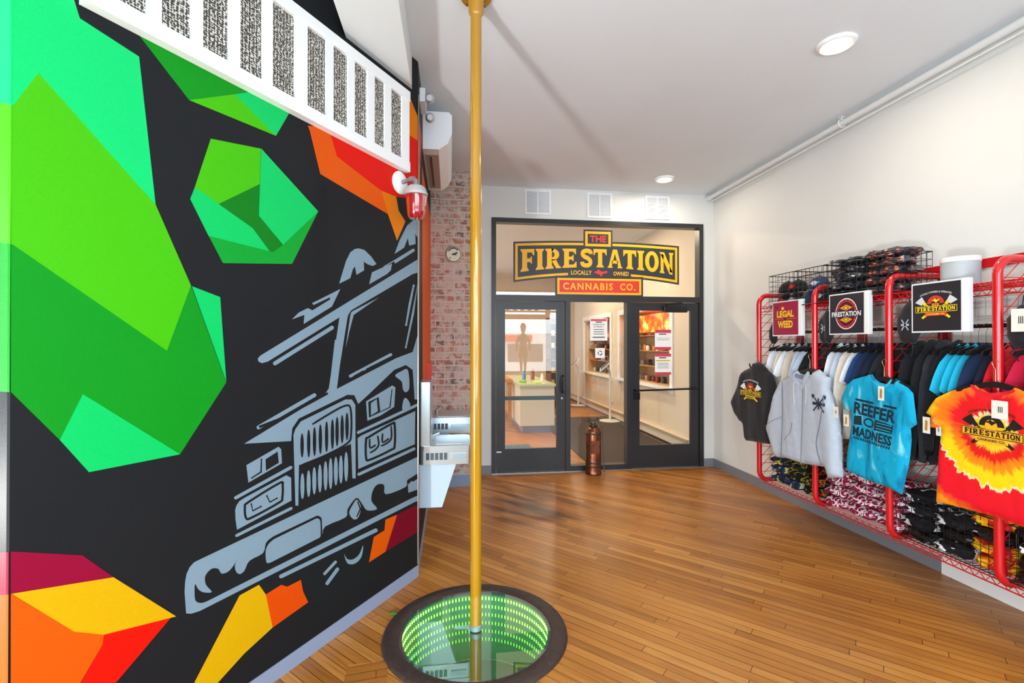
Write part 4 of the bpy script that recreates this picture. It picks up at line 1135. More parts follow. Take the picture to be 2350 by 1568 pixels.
# drinking fountains
m_st = mat('stainless steel', '#c3ced4', .28, metal=.85); m_fw = mat('fountain grey enamel', '#aebecd', .4); m_slot = mat('dark slots', '#3d4a52', .5)
def fountain(y0, y1, ztop, depth, skirt, label, panel):
    t = thing('drinking_fountain', (XF, (y0 + y1) / 2, ztop - .2), label, 'drinking fountain', 'wall drinking fountains')
    xe = XF + depth
    q = MB(); q.rbox(XF + .001, xe, y0, y1, ztop - .135, ztop - .03, .03); q.build('basin_body', m_st, t)
    q = MB(); q.rbox(XF + .001, xe + .006, y0 - .006, y1 + .006, ztop - .03, ztop, .035); q.box(XF + .12, xe - .06, y0 + .06, y1 - .06, ztop - .001, ztop + .001); q.build('basin_top', m_st, t)
    q = MB()
    for k in range(5): q.box(XF + .05 + k * .032, XF + .074 + k * .032, y0 - .002, y0, ztop - .1, ztop - .05)
    q.build('slots', m_slot, t)
    q = MB(); q.rbox(XF + .23, xe - .03, -.0, .006, 0, .035, .002, M=Matrix.Translation((0, y0 - .006, ztop - .09))); q.build('push_plate', mat('push plate', '#a9bcc8', .3, metal=.6), t)
    q = MB(); q.tube([(XF + .1, (y0 + y1) / 2, ztop), (XF + .1, (y0 + y1) / 2, ztop + .04), (XF + .14, (y0 + y1) / 2, ztop + .055)], .011, 8); q.build('bubbler', m_st, t, smooth=True)
    xs2 = XF + skirt
    pr = [(XF + .001, ztop - .135), (xs2, ztop - .135), (XF + skirt * .62, ztop - .135 - .31), (XF + .001, ztop - .135 - .31)]
    q = MB(); q.add([(x, y, z) for y in (y0 + .01, y1 - .01) for x, z in pr], [(0, 1, 2, 3), (7, 6, 5, 4), (0, 4, 5, 1), (1, 5, 6, 2), (2, 6, 7, 3), (3, 7, 4, 0)]); q.build('lower_cover', m_fw, t)
    if panel:
        q = MB(); q.rbox(XF + .001, XF + .085, y0, y0 + .34, ztop, ztop + .46, .015); q.build('splash_panel', m_st, t)
fountain(3.5, 3.92, .865, .37, .265, 'nearer, lower stainless drinking fountain on the passage wall', True)
fountain(4.15, 4.6, .97, .42, .2, 'farther, higher stainless drinking fountain near the brick pier', False)

# copper fire extinguisher
P = hz(1366, 1091, 0); P.y += .08
t = thing('antique_extinguisher', P, 'antique copper fire extinguisher standing on the floor before the middle glass panel', 'fire extinguisher')
m_cu = mat('aged copper', '#86523c', .34, metal=.9, vary=(14, .35), bump=(30, .25)); m_cud = mat('dark brass', '#4a4238', .45, metal=.7)
r_ = .095
q = MB(); q.lathe([(0, 0), (r_ * 1.02, 0), (r_ * 1.08, .012), (r_ * 1.02, .03), (r_, .05), (r_, .49), (r_ * .97, .52), (r_ * .84, .545), (r_ * .6, .57), (r_ * .3, .58), (0, .58)], P, 40); q.build('body', m_cu, t, smooth=True)
for z in (.10, .145, .5):
    q = MB(); q.lathe([(r_ * .99, z - .012), (r_ * 1.05, z - .006), (r_ * 1.05, z + .006), (r_ * .99, z + .012)], P, 40); q.build('band', m_cud, t, smooth=True)
q = MB(); q.lathe([(0, .58), (.05, .58), (.052, .605), (.03, .61), (.026, .63), (0, .63)], P, 24); q.build('neck', m_cud, t, smooth=True)
q = MB(); z = .65; q.tube([P + Vector(v) for v in ((-.03, 0, .62), (-.062, 0, z + .01), (-.05, 0, z + .035), (-.02, 0, z + .01), (0, 0, z + .02), (.02, 0, z + .01), (.05, 0, z + .035), (.062, 0, z + .01), (.03, 0, .62))], .009, 8); q.build('top_handle', m_cud, t, smooth=True)
q = MB(); q.tube([P + Vector(v) for v in ((.05, .0, .57), (.09, 0, .60), (.115, 0, .575), (.12, 0, .5), (.125, 0, .3), (.13, -.005, .1), (.14, -.01, .015))], .008, 8); q.build('hose', mat('brown hose', '#5a4438', .6), t, smooth=True)
q = MB(); q.box(P.x - .05, P.x + .05, P.y - r_ * 1.01, P.y - r_ * .99 + .02, .26, .42); q.build('maker_plate', m_cu, t)

# ---- dressed figure in the front window, seen only as a reflection in the door glass
t = thing('window_mannequin', (1.95, -1.0, .8), 'dressed mannequin in a purple coat and red hat standing in the front window', 'mannequin')
q = MB(); P = Vector((1.95, -1.0, .8))
q.lathe([(0, 0), (.14, 0), (.14, .015), (0, .02)], P, 24); q.build('stand', m_trim, t, smooth=True)
q = MB()
for s in (-1, 1): q.tube([P + Vector((s * .05, 0, .02)), P + Vector((s * .055, 0, .3)), P + Vector((s * .065, 0, .62))], [.025, .045, .06], 12)
q.build('legs', mat('pale mannequin', '#8a7f86', .5), t, smooth=True)
q = MB(); q.lathe([(.14, .45), (.12, .62), (.09, .75), (.125, .95), (.11, 1.04), (.04, 1.09), (.035, 1.13)], P, 20)
for s in (-1, 1): q.tube([P + Vector((s * .1, 0, 1.02)), P + Vector((s * .17, 0, .85)), P + Vector((s * .18, .05, .62))], [.045, .038, .03], 10)
q.build('coat', mat('purple coat', '#5c3a52', .8), t, smooth=True)
q = MB(); q.lathe([(0, 1.1), (.05, 1.12), (.075, 1.2), (.07, 1.28), (.03, 1.33), (0, 1.335)], P, 20); q.build('head', mat('mannequin head', '#b8a49a', .5), t, smooth=True)
q = MB(); q.lathe([(.11, 1.25), (.078, 1.265), (.07, 1.33), (.03, 1.37), (0, 1.375)], P, 20); q.build('hat', mat('red hat', '#c81e28', .6), t, smooth=True)
# street outside: pavement, building opposite
mb = MB(); mb.box(-20, 20, -14, -1.36, -.12, -.1); mb.build('street_ground', mat('snowy pavement', '#e4e6e8', .8), kind='structure')
t = thing('opposite_building', (0, -15, 0), 'brick building across the street with red awning', 'building')
q = MB(); q.box(-9, 9, -16, -15, 0, 2.2); q.build('wall', mat('pale facade', '#e6e4de', .8), t)
for k in range(6):
    q = MB(); q.box(-8 + k * 2.8, -6 + k * 2.8, -15, -14.97, .6, 1.6); q.build('window', mat('dark street window', '#4b5560', .2), t)
q = MB(); q.box(.5, 4.5, -14.98, -14.4, 1.75, 2.1); q.build('awning', mat('red awning', '#d2302a', .7), t)

t = thing('window_banner', (1.9, -1.2, 2.3), 'red banner strip with dark marks hung across the front window', 'banner')
q = MB(); q.box(1.25, 2.72, -1.19, -1.18, 2.28, 2.42); q.build('red_strip', mat('banner red', '#e02a20', .5, emit=.0), t)
q = MB(); q.box(2.6, 2.74, -1.19, -1.18, 2.42, 2.85); q.build('side_strip', MATS['banner red'], t)
q = MB()
for k in range(5): q.box(1.5 + k * .2, 1.6 + k * .2, -1.19, -1.18, 2.52, 2.7)
q.build('dark_marks', mat('banner dark', '#23464a', .5), t)
# ================================================================ CLOTHING RACK ON THE RIGHT WALL
m_red = mat('red enamel', '#c8101c', .22, spec=.6, coat=.5); m_dred = mat('dark red upright', '#8a1420', .35)
XT = 2.97; FY = [4.31, 3.592, 2.92, 2.263, 1.6]; ZB, ZT = .287, 2.07; ZS1, ZS0 = 1.945, .30
rack = thing('clothing_rack', (XT, 2.95, ZB), 'long red metal wall rack with rounded loop frames and wire shelves full of clothes', 'clothing rack')
def arcp(cx, cz, r_, a0, a1, y, n=6): return [Vector((cx + r_ * math.cos(R(a0 + (a1 - a0) * k / n)), y, cz + r_ * math.sin(R(a0 + (a1 - a0) * k / n)))) for k in range(n + 1)]
for y in FY:
    q = MB(); b_ = .085
    pts = [Vector((XR - .002, y, ZB))] + arcp(XT + b_, ZB + b_, b_, 270, 180, y) + arcp(XT + b_, ZT - b_, b_, 180, 90, y) + [Vector((XR - .002, y, ZT))]
    q.tube(pts, .0225, 14); o = q.build('side_frame', m_red, rack, smooth=True)
    g = MB(); z = ZB + .08
    while z < ZT - .03: g.tube([(XT + .01, y, z), (XR - .03, y, z)], .0028, 5); z += .08
    s = -.36
    while s < ZT - ZB - .02:
        x0, z0 = XT + .01, ZB + s; x1, z1 = XR - .03, ZB + s + .40
        if z0 < ZB + .02: x0 += (ZB + .02 - z0); z0 = ZB + .02
        if z1 > ZT - .02: x1 -= (z1 - ZT + .02); z1 = ZT - .02
        if x1 > x0: g.tube([(x0, y + .006, z0), (x1, y + .006, z1)], .0028, 5)
        s += .095
    g.build('side_grid', m_red, o, origin=o['_o'])
    q = MB(); q.box(XR - .03, XR - .001, y - .035, y + .035, ZB - .02, ZT + .04); q.build('wall_upright', m_dred, rack)
def wire_shelf(z, name):
    q = MB(); ya, yb = FY[-1], FY[0]
    for x in (XT + .03, XT + .18, XT + .30, XR - .04):
        q.tube([(x, ya, z), (x, yb, z)], .004, 5)
    q.tube([(XT + .03, ya, z - .035), (XT + .03, yb, z - .035)], .004, 5); q.tube([(XR - .04, ya, z - .035), (XR - .04, yb, z - .035)], .004, 5)
    k = 0; y = ya; pz = []
    while y < yb: pz.append((XT + .03, y, z - (.035 if k % 2 else 0))); y += .028; k += 1
    q.tube(pz, .0028, 4, caps=False); q.tube([(XR - .04, p[1], p[2]) for p in pz], .0028, 4, caps=False)
    o = q.build(name, m_red, rack)
    g = MB(); y = ya + .012
    while y < yb: g.tube([(XT + .025, y, z + .004), (XR - .035, y, z + .004)], .002, 4, caps=False); y += .026
    g.build('cross_wires', m_red, o, origin=o['_o'])
wire_shelf(ZS1, 'top_shelf'); wire_shelf(ZS0, 'bottom_shelf')
RX, RZ = 3.2, 1.71
q = MB(); q.tube([(RX, FY[-1], RZ), (RX, FY[0], RZ)], .0125, 10); q.build('hanging_rail', mat('dark rail', '#2a1416', .35, metal=.3), rack, smooth=True)
q = MB(); q.box(XR - .012, XR - .001, 1.2, 3.2, 2.09, 2.15); q.build('wall_rail', m_red, rack)
q = MB()
for y in [1.7 + .06 * k for k in range(24)]: q.tube([(XR - .02, y, 1.78), (XR - .02, y, 1.9)], .0015, 4, caps=False)
q.tube([(XR - .02, 1.6, 1.9), (XR - .02, 3.1, 1.9)], .002, 4); q.tube([(XR - .02, 1.6, 1.78), (XR - .02, 3.1, 1.78)], .002, 4)
q.build('back_wire_panel', mat('grey wire', '#9a9a9c', .4), rack)


# ---------------------------------------------------------------- soft goods
import numpy as np
def pillow(outline, thick, spacing, wr=None, edge=.03, to=None, flat=.0):
    """closed puffy sheet over a 2-D outline.  wr(a, b): fold displacement.  to(a, b, off): 3-D point"""
    P = [Vector((p[0], p[1])) for p in outline]; O = []
    for i in range(len(P)):
        a, b = P[i], P[(i + 1) % len(P)]; k = max(1, int((b - a).length / spacing + .5))
        for j in range(k): O.append(a.lerp(b, j / k))
    A = np.array([[p.x, p.y] for p in O]); B = np.roll(A, -1, 0); D = B - A; L2 = (D ** 2).sum(1) + 1e-12
    def dist(x, y):
        t = (((x - A[:, 0]) * D[:, 0] + (y - A[:, 1]) * D[:, 1]) / L2).clip(0, 1)
        return float(np.sqrt(((A[:, 0] + t * D[:, 0] - x) ** 2 + (A[:, 1] + t * D[:, 1] - y) ** 2).min()))
    def inside(x, y):
        c = ((A[:, 1] > y) != (B[:, 1] > y)) & (x < A[:, 0] + D[:, 0] * (y - A[:, 1]) / np.where(abs(D[:, 1]) < 1e-12, 1e-12, D[:, 1]))
        return c.sum() % 2 == 1
    V = list(O); x0, y0 = A.min(0); x1, y1 = A.max(0)
    ny = int((y1 - y0) / (spacing * .87)); nx = int((x1 - x0) / spacing)
    for j in range(1, ny + 1):
        for i in range(nx + 1):
            x = x0 + (i + (.5 if j % 2 else 0)) * spacing; y = y0 + j * spacing * .87
            if inside(x, y) and dist(x, y) > spacing * .45: V.append(Vector((x, y)))
    n = len(O)
    r_ = geometry.delaunay_2d_cdt(V, [(i, (i + 1) % n) for i in range(n)], [], 1, 1e-6)
    V, T = r_[0], [tuple(f) for f in r_[2]]
    bd = set()
    cnt = {}
    for f in T:
        for i in range(len(f)):
            e = tuple(sorted((f[i], f[(i + 1) % len(f)]))); cnt[e] = cnt.get(e, 0) + 1
    for e, c in cnt.items():
        if c == 1: bd.update(e)
    q = MB(); F_, K_ = [], {}
    top = []
    for i, p in enumerate(V):
        d = min(1, dist(p.x, p.y) / edge) if i not in bd else 0
        h = thick / 2 * math.sqrt(max(0, 1 - (1 - d) ** 2)); w_ = wr(p.x, p.y) if wr else 0
        top.append(to(p.x, p.y, h + w_)); K_[i] = (h, w_)
    q.v = list(top); idx = {}
    for i, p in enumerate(V):
        if i in bd: idx[i] = i
        else: idx[i] = len(q.v); q.v.append(to(p.x, p.y, K_[i][1] - K_[i][0]))
    q.f = T + [tuple(idx[i] for i in reversed(f)) for f in T]; q.m = [0] * len(q.f)
    return q


def folds(amp, fx, fy, seed, droop=.3):
    def w_(a, b):
        v = noise.noise(Vector((a * fx + seed, b * fy * droop, seed * 1.7)))
        v += .5 * noise.noise(Vector((a * fx * 2.1 + b * 3, b * fy * droop * 2, seed + 9)))
        return amp * v
    return w_


def cloth(name, col, vary=.06, rough=.85):
    return mat(name, col, rough, spec=.25, vary=(25, vary), bump=(260, .25), sheen=.15)


m_hg = mat('black hanger', '#17181a', .4)
# prototype hanger (plane x-z, hook top at z = 0 over the rail)
def make_hanger(loc, rz=0, label='', group=None, X=None):
    t = thing('clothes_hanger', loc, label, 'hanger', group)
    T_ = Matrix.Translation(loc) @ Matrix.Rotation(rz, 4, 'Z')
    prof = [(-.2, -.175), (-.19, -.15), (-.05, -.108), (0, -.10), (.05, -.108), (.19, -.15), (.2, -.175), (.185, -.178), (.05, -.14), (0, -.132), (-.05, -.14), (-.185, -.178)]
    q = MB(); n_ = len(prof)
    v = [T_ @ Vector((x, y, z)) for y in (-.006, .006) for x, z in prof]
    q.add(v, [(i, (i + 1) % n_, n_ + (i + 1) % n_, n_ + i) for i in range(n_)])
    tri = geometry.tessellate_polygon([[Vector((x, z, 0)) for x, z in prof]])
    q.add(v[:n_], tri); q.add(v[n_:], [tuple(reversed(f)) for f in tri])
    q.build('shoulder_bar', m_hg, t)
    q = MB(); hk = [T_ @ Vector(p) for p in [(0, 0, -.105), (0, 0, -.035), (.008, 0, -.022), (.0165, 0, 0), (.011, 0, .012), (0, 0, .0165), (-.012, 0, .011), (-.017, 0, 0)]]
    q.tube(hk, .0018, 6); q.build('hook', mat('hook steel', '#b09a70', .3, metal=.9), t, smooth=True)
    return t


# prototype garments for the rail, in the plane x-z round the hanger; far side against the wall
def sym(P): return [(x * .8, z) for x, z in P] + [(-x, z) for x, z in reversed(P) if abs(x) > 1e-6]
TEE = sym([(.0, -.135), (.055, -.115), (.075, -.10), (.14, -.145), (.20, -.215), (.245, -.31), (.27, -.385), (.205, -.43), (.17, -.37), (.17, -.60), (.175, -.80), (0, -.81)])
LONG = sym([(.0, -.135), (.055, -.115), (.075, -.10), (.14, -.145), (.195, -.21), (.235, -.34), (.255, -.55), (.25, -.80), (.20, -.81), (.18, -.6), (.172, -.62), (.178, -.84), (0, -.85)])
HOOD = sym([(.0, -.10), (.06, -.08), (.095, -.085), (.15, -.145), (.205, -.22), (.24, -.36), (.26, -.58), (.25, -.86), (.20, -.87), (.176, -.62), (.17, -.64), (.175, -.88), (0, -.89)])
protos = {}
def garment_mesh(kind, v):
    if (kind, v) not in protos:
        out, th = {'tee': (TEE, .026), 'long': (LONG, .03), 'hood': (HOOD, .05)}[kind]
        q = pillow(out, th, .033, folds(.008 if kind != 'hood' else .011, 9, 3, 3.1 * v + len(kind)), .05, lambda a, b, h: Vector((a, h, b)))
        o = q.build('proto', mat('cloth base', '#888888', .8), origin=(0, 0, 0), smooth=60)
        protos[(kind, v)] = o.data; bpy.data.objects.remove(o)
    return protos[(kind, v)]
CL = {'white': '#dfe3ea', 'cream': '#dcd2c4', 'pale grey': '#b9c4d6', 'beige': '#cdbfae', 'black': '#15161a', 'dark grey': '#33343a', 'navy': '#18284a', 'dark navy': '#141c30', 'charcoal': '#22242b',
      'turquoise': '#1cb4d8', 'red': '#e4142c', 'orange': '#f0690e', 'crimson': '#c0103a', 'mustard brown': '#a8661c', 'maroon': '#5a1a26', 'blue': '#1c3f72'}
KN = {'tee': ('t_shirt', 't-shirt', 'shirt'), 'long': ('long_sleeve_shirt', 'long-sleeved shirt', 'shirt'), 'hood': ('hoodie', 'hoodie', 'hoodie')}
ORD = ['farthest', 'second', 'third', 'fourth', 'fifth', 'sixth', 'seventh', 'eighth', 'ninth', 'tenth', 'eleventh', 'twelfth']
bays = [
    (4.20, 3.66, 'under the maroon sign', [('long', 'white'), ('long', 'cream'), ('tee', 'white'), ('long', 'beige'), ('long', 'pale grey'), ('tee', 'pale grey'), ('tee', 'black'), ('tee', 'dark grey')]),
    (3.50, 2.99, 'under the round emblem sign', [('long', 'white'), ('long', 'pale grey'), ('long', 'cream'), ('tee', 'white'), ('tee', 'blue'), ('tee', 'navy'), ('tee', 'dark navy'), ('tee', 'charcoal'), ('tee', 'black')]),
    (2.84, 2.33, 'under the crossed axes sign', [('hood', 'black'), ('hood', 'black'), ('hood', 'charcoal'), ('long', 'black'), ('tee', 'turquoise'), ('tee', 'turquoise'), ('tee', 'turquoise'), ('tee', 'navy'), ('tee', 'navy'), ('tee', 'dark navy'), ('tee', 'red')]),
    (2.19, 1.72, 'behind the orange tie-dye shirt', [('tee', 'crimson'), ('tee', 'orange'), ('tee', 'crimson'), ('tee', 'mustard brown'), ('tee', 'navy'), ('tee', 'black'), ('tee', 'navy')]),
]
hanger0 = None; rg = random.Random(11)
for bi, (ya, yb, where, items) in enumerate(bays):
    n_ = len(items)
    wt = [1.7 if k_ == 'hood' else 1.2 if k_ == 'long' else 1.0 for k_, _c in items]
    for i, (kind, cn) in enumerate(items):
        y = ya + (yb - ya) * (sum(wt[:i]) + (wt[i] - wt[0]) / 2) / (sum(wt) - wt[0] / 2 - wt[-1] / 2); rz = R(rg.uniform(-4.5, 4.5) - 3); dz = rg.uniform(-.008, .003)
        hl = 'black hanger on the rail %s, %s from far end' % (where, ORD[i]) if i else 'black hanger on the rail %s, at far end' % where
        loc = (RX, y, RZ)
        if hanger0 is None: h0 = hanger0 = make_hanger(Vector((0, 0, 0)), 0, hl, 'black hangers on the rail')
        else: h0 = copy_tree(hanger0, label=hl)
        h0.location = loc; h0.rotation_euler = (0, 0, rz)
        nm, ln, cat_ = KN[kind]
        o = bpy.data.objects.new(nm, garment_mesh(kind, i % 3)); COL.objects.link(o)
        o.location = (RX, y, RZ + dz); o.rotation_euler = (0, 0, rz)
        recolor(o, cloth('cloth ' + cn, CL[cn]))
        pos = '%s from far end' % ORD[i] if i else 'at far end'
        tag(o, '%s %s on the rail, %s, %s' % (cn, ln, pos, where), cat_, 'clothes on the rail')

# ---------------------------------------------------------------- garments shown on the front of the frames
XG = 2.905
def zy_(px, py): p = hx(px, py, XG); return (-p.y, p.z)
def gz(ox, oy, s, P): return [zy_(ox + x * s, oy + y * s) for x, y in P]
def front_garment(name, out, m, label, cat_, thick=.05, seed=1., amp=.012, sp=.022, group=None, center=None, X=XG):
    w_ = folds(amp, 8, 3, seed)
    f = lambda a, b, h: Vector((X - h, -a, b))
    q = pillow(out, thick, sp, w_, .055, f)
    cx = sum(p[0] for p in out) / len(out); cz = sum(p[1] for p in out) / len(out)
    o = q.build(name, m, origin=center or (X, -cx, cz), smooth=60, label=label, cat=cat_, group=group)
    def fr_at(cy, cz_, sc):
        def fr(u, v, lift=0):
            a, b = -cy + u * sc, cz_ + v * sc
            return Vector((X - w_(a, b) - thick / 2 - .002 - lift * 2, -a, b))
        return fr
    return o, fr_at
def hang_on_frame(y, z, label):
    """hanger turned to face the room, hooked over the frame tube"""
    t = make_hanger(Vector((0, 0, 0)), 0, label, 'black hangers on the frame fronts')
    t.location = (XG + .003, y, z - .032); t.rotation_euler = (0, 0, R(90)); return t

def emblem(mb, fr, c, ring=True):
    """crossed axes, helmet and banner; c = dict of material slots"""
    for s in (-1, 1):
        a_stroke(mb, fr, [(s * .62, .26), (-s * .02, -.1), (-s * .55, -.42)], .07, c['handle'], .0)
        a_poly(mb, fr, [(-s * .44, -.34), (-s * .6, -.5), (-s * .7, -.44), (-s * .52, -.28)], c['handle'], .0004)
        a_poly(mb, fr, [(s * .5, .3), (s * .68, .16), (s * 1.0, .32), (s * .86, .44), (s * .66, .58)], c['blade'], .0004)
        a_poly(mb, fr, [(s * .42, .22), (s * .52, .34), (s * .64, .24), (s * .54, .12)], c['knob'], .0008)
    a_poly(mb, fr, [(x, y) for x, y in ell(0, .22, .4, .38, 16, 0, 180)], c['helmet'], .0008)
    a_poly(mb, fr, [(x, y) for x, y in ell(0, .2, .2, .26, 14, 0, 180)], c['ink'], .0012)
    a_poly(mb, fr, [(-.2, .36), (-.08, .4), (-.02, .47), (.04, .4), (.22, .42), (.12, .33), (.02, .25), (-.06, .33)], c['shield'], .0016)
    a_poly(mb, fr, [(-.16, .1), (.16, .1), (.16, .23), (-.16, .23)], c['band2'], .0018); a_text(mb, fr, 'THE', 0, .165, .2, .08, c['ink'], .0022, .02)
    a_band(mb, fr, -1, 1, -.2, .12, c['ink'], .0012, 24)
    a_band(mb, fr, -.99, .99, -.19, -.165, c['line'], .0016, 24); a_band(mb, fr, -.99, .99, .085, .11, c['line'], .0016, 24); a_band(mb, fr, -.99, -.965, -.19, .11, c['line'], .0016, 1); a_band(mb, fr, .965, .99, -.19, .11, c['line'], .0016, 1)
    a_word(mb, fr, 'FIRE', -.56, .68, -.13, .06, c['word'], .002, gap=.08); a_word(mb, fr, 'STATION', .36, 1.08, -.13, .06, c['word'], .002, gap=.06)
    a_band(mb, fr, -.52, .52, -.36, -.2, c['band'], .0016, 12); a_text(mb, fr, 'CANNABIS CO.', 0, -.28, .9, .09, c['bandtext'], .002, .03)
    a_text(mb, fr, 'LOCALLY OWNED & OPERATED', 0, .78, 1.5, .09, c['arc'], .001, .02, warp=lambda u, v: (u, v - .25 * u * u))

# black hoodie on the far frame
Z6 = (1660, 780, .2232)
m_hood = cloth('black hoodie fleece', '#1d1c20', .12)
out = gz(*Z6, [(320, 240), (370, 228), (410, 255), (450, 312), (500, 350), (520, 400), (540, 580), (515, 700), (490, 800), (475, 900), (492, 1040), (500, 1075), (420, 1068), (300, 1045), (228, 1035), (215, 865), (185, 842), (130, 760), (90, 640), (130, 540), (170, 430), (190, 350), (230, 310), (290, 280)])
o, fa = front_garment('hoodie', out, m_hood, 'black hooded sweatshirt with axe emblem hanging on the far end frame of the rack', 'hoodie', .08, 2.2, .012)
c0 = zy_(1660 + 322 * .2232, 780 + 545 * .2232); c1 = zy_(1660 + 225 * .2232, 780 + 570 * .2232)
pal = [mat('print yellow', '#e8c022', .6), mat('print white', '#e6e8ea', .6), mat('print red', '#c62a2e', .6), mat('print black', '#141416', .6), mat('print orange', '#e07a1e', .6)]
D0 = dict(handle=0, blade=1, knob=0, helmet=2, ink=3, shield=0, band2=0, line=0, word=0, band=0, bandtext=3, arc=1)
q = MB(); emblem(q, fa(-c0[0], c0[1], abs(c0[0] - c1[0]) * 1.05), D0); q.build('chest_print', pal, o)
q = MB(); fr = fa(-out[0][0], out[0][1], .1); a_stroke(q, lambda u, v, l=0: fr(u, v, l - .004), [(-.35, -.05), (0, -.55), (.45, -.05)], .22, 0, 0, smooth=4); q.build('hood_opening', mat('inside hood', '#0d0d0f', .9), o)
# grey hoodie
m_gh = cloth('grey heather fleece', '#b6c0cf', .05)
out = gz(*Z6, [(730, 340), (770, 315), (800, 350), (860, 362), (915, 358), (930, 325), (985, 305), (1035, 345), (1100, 395), (1095, 520), (1135, 640), (1185, 800), (1205, 1000), (1222, 1415), (1100, 1425), (1065, 1312), (900, 1286), (810, 1272), (650, 1218), (545, 1208), (455, 910), (540, 570), (600, 420), (650, 395)])
o, fa = front_garment('hoodie', out, m_gh, 'light grey zip hoodie with drawstrings hanging on the second frame from the doors', 'hoodie', .09, 5.3, .014)
def on_g(fa, P): return [zy_(Z6[0] + x * Z6[2], Z6[1] + y * Z6[2]) for x, y in P]
F0 = fa(0, 0, 1)
def strk(P, w_, lift, m, name, par, mats, smooth=3, Z=Z6):
    q = MB(); pts = [zy_(Z[0] + x * Z[2], Z[1] + y * Z[2]) for x, y in P]; a_stroke(q, F0, pts, w_, m, lift, smooth=smooth); return q.build(name, mats, par)
m_str = mat('drawstring white', '#e8ebf0', .7); m_zip = mat('zip grey', '#8d97a6', .5); m_sh = cloth('grey seam and shade', '#77839a')  # darker grey for seams and for shade painted along sleeve and fold
strk([(795, 400), (785, 520), (792, 670)], .011, .003, 0, 'drawstring', o, [m_str]); strk([(900, 410), (910, 540), (905, 660)], .011, .003, 0, 'drawstring', o, [m_str])
strk([(872, 470), (866, 800), (845, 1275)], .010, .002, 0, 'zip', o, [m_zip])
strk([(675, 1030), (740, 960), (770, 850)], .006, .002, 0, 'pocket_seam', o, [m_sh]); strk([(648, 430), (652, 760), (642, 1210)], .010, .001, 0, 'sleeve_seam_shade', o, [m_sh]); strk([(1098, 560), (1055, 850), (1007, 1065), (1055, 1290)], .010, .001, 0, 'sleeve_seam_shade', o, [m_sh]); strk([(650, 790), (560, 830), (475, 890)], .005, .001, 0, 'elbow_fold_shade', o, [m_sh])  # right sleeve line and elbow fold are shade drawn on the cloth
strk([(730, 345), (790, 400), (850, 470), (880, 480), (905, 400), (940, 330)], .035, .004, 0, 'hood_edge', o, [m_gh]); strk([(800, 360), (860, 385), (912, 365)], .035, .002, 0, 'hood_opening', o, [m_sh])
q = MB(); c0 = zy_(1660 + 1038 * .2232, 780 + 660 * .2232); fr = fa(-c0[0], c0[1], .075)
for s in (-1, 1):
    a_stroke(q, fr, [(-s * .8, -.8), (s * .8, .8)], .16, 0, .001); a_poly(q, fr, [(s * .5, .9), (s * .95, .5), (s * 1.05, .95)], 0, .001)
a_stroke(q, fr, [(-.9, 0), (.9, 0)], .3, 0, .001); a_stroke(q, fr, [(0, .6), (0, -.6)], .2, 0, .001)
q.build('chest_logo', [mat('navy print', '#2a3040', .6)], o)
# turquoise tee
Z7 = (1900, 820, .26786)
def streaky(name, a, b, scale):  # wrinkle light and shade painted as streaks into the cloth colour
    m = bpy.data.materials.new(name); n, l, bb = nt(m); t = n.new('ShaderNodeTexCoord'); mp = n.new('ShaderNodeMapping'); mp.inputs['Scale'].default_value = (1, scale, scale * .3); mp.inputs['Rotation'].default_value = (R(25), 0, 0)
    x = n.new('ShaderNodeTexNoise'); x.inputs['Scale'].default_value = 1.6; x.inputs['Detail'].default_value = 6; x.inputs['Distortion'].default_value = .8
    l.new(t.outputs['Object'], mp.inputs[0]); l.new(mp.outputs[0], x.inputs[0]); r = ramp(n, [(.34, a), (.47, b), (.58, b), (.74, '#8fe2f2')]); l.new(x.outputs['Fac'], r.inputs[0]); l.new(r.outputs[0], bb.inputs['Base Color']); bb.inputs['Roughness'].default_value = .85; bb.inputs['Specular IOR Level'].default_value = .2
    return m
out = gz(*Z7, [(385, 145), (410, 185), (455, 218), (520, 237), (560, 222), (575, 180), (690, 260), (735, 310), (770, 575), (705, 610), (712, 700), (700, 850), (640, 1178), (490, 1105), (330, 1050), (165, 965), (175, 800), (205, 600), (205, 460), (150, 455), (112, 365), (160, 240), (225, 190)])
o, fa = front_garment('t_shirt', out, streaky('turquoise wrinkle shading', '#0878a4', '#12a6d0', 9), 'turquoise t-shirt with black block lettering hanging on the third frame', 'shirt', .05, 7.7, .014)
F0 = fa(0, 0, 1)
cs = [zy_(1900 + x * .26786, 820 + y * .26786) for x, y in ((248, 690), (560, 790), (618, 432), (272, 352))]
def qf(u, v, lift=0):
    s, t_ = (u * 1.06 + 1) / 2, (v * 1.04 + 1) / 2
    a = [(cs[0][i] * (1 - s) + cs[1][i] * s) * (1 - t_) + (cs[3][i] * (1 - s) + cs[2][i] * s) * t_ for i in (0, 1)]
    return F0(a[0], a[1], lift)
q = MB(); a_text(q, qf, 'REEFER', 0, .52, 1.98, .56, 0, .001, .035); a_text(q, qf, 'MADNESS', 0, -.59, 1.98, .46, 0, .001, .035)
a_stroke(q, qf, [(-.95, .92), (.95, .92)], .1, 0, .001)
a_poly(q, qf, [(-.95, .12), (-.6, .2), (-.55, -.25), (-.95, -.3)], 0, .001); a_poly(q, qf, [(.1, .2), (.95, .12), (.95, -.25), (.1, -.3)], 0, .001)
for v_ in (.08, -.05, -.18): a_stroke(q, qf, [(.2, v_), (.9, v_)], .03, 1, .0014)
for s_ in _ring(-.2, -.04, .28, .22, .2, .14): a_poly(q, qf, s_, 0, .001)
for k in range(16): a_poly(q, qf, [(-.95 + k * .12, -.98), (-.88 + k * .12, -.98), (-.83 + k * .12, -.86), (-.9 + k * .12, -.86)], 0, .001)
q.build('chest_print', [mat('black ink', '#0d2a38', .6), mat('turquoise gap', '#16b4da', .8)], o)
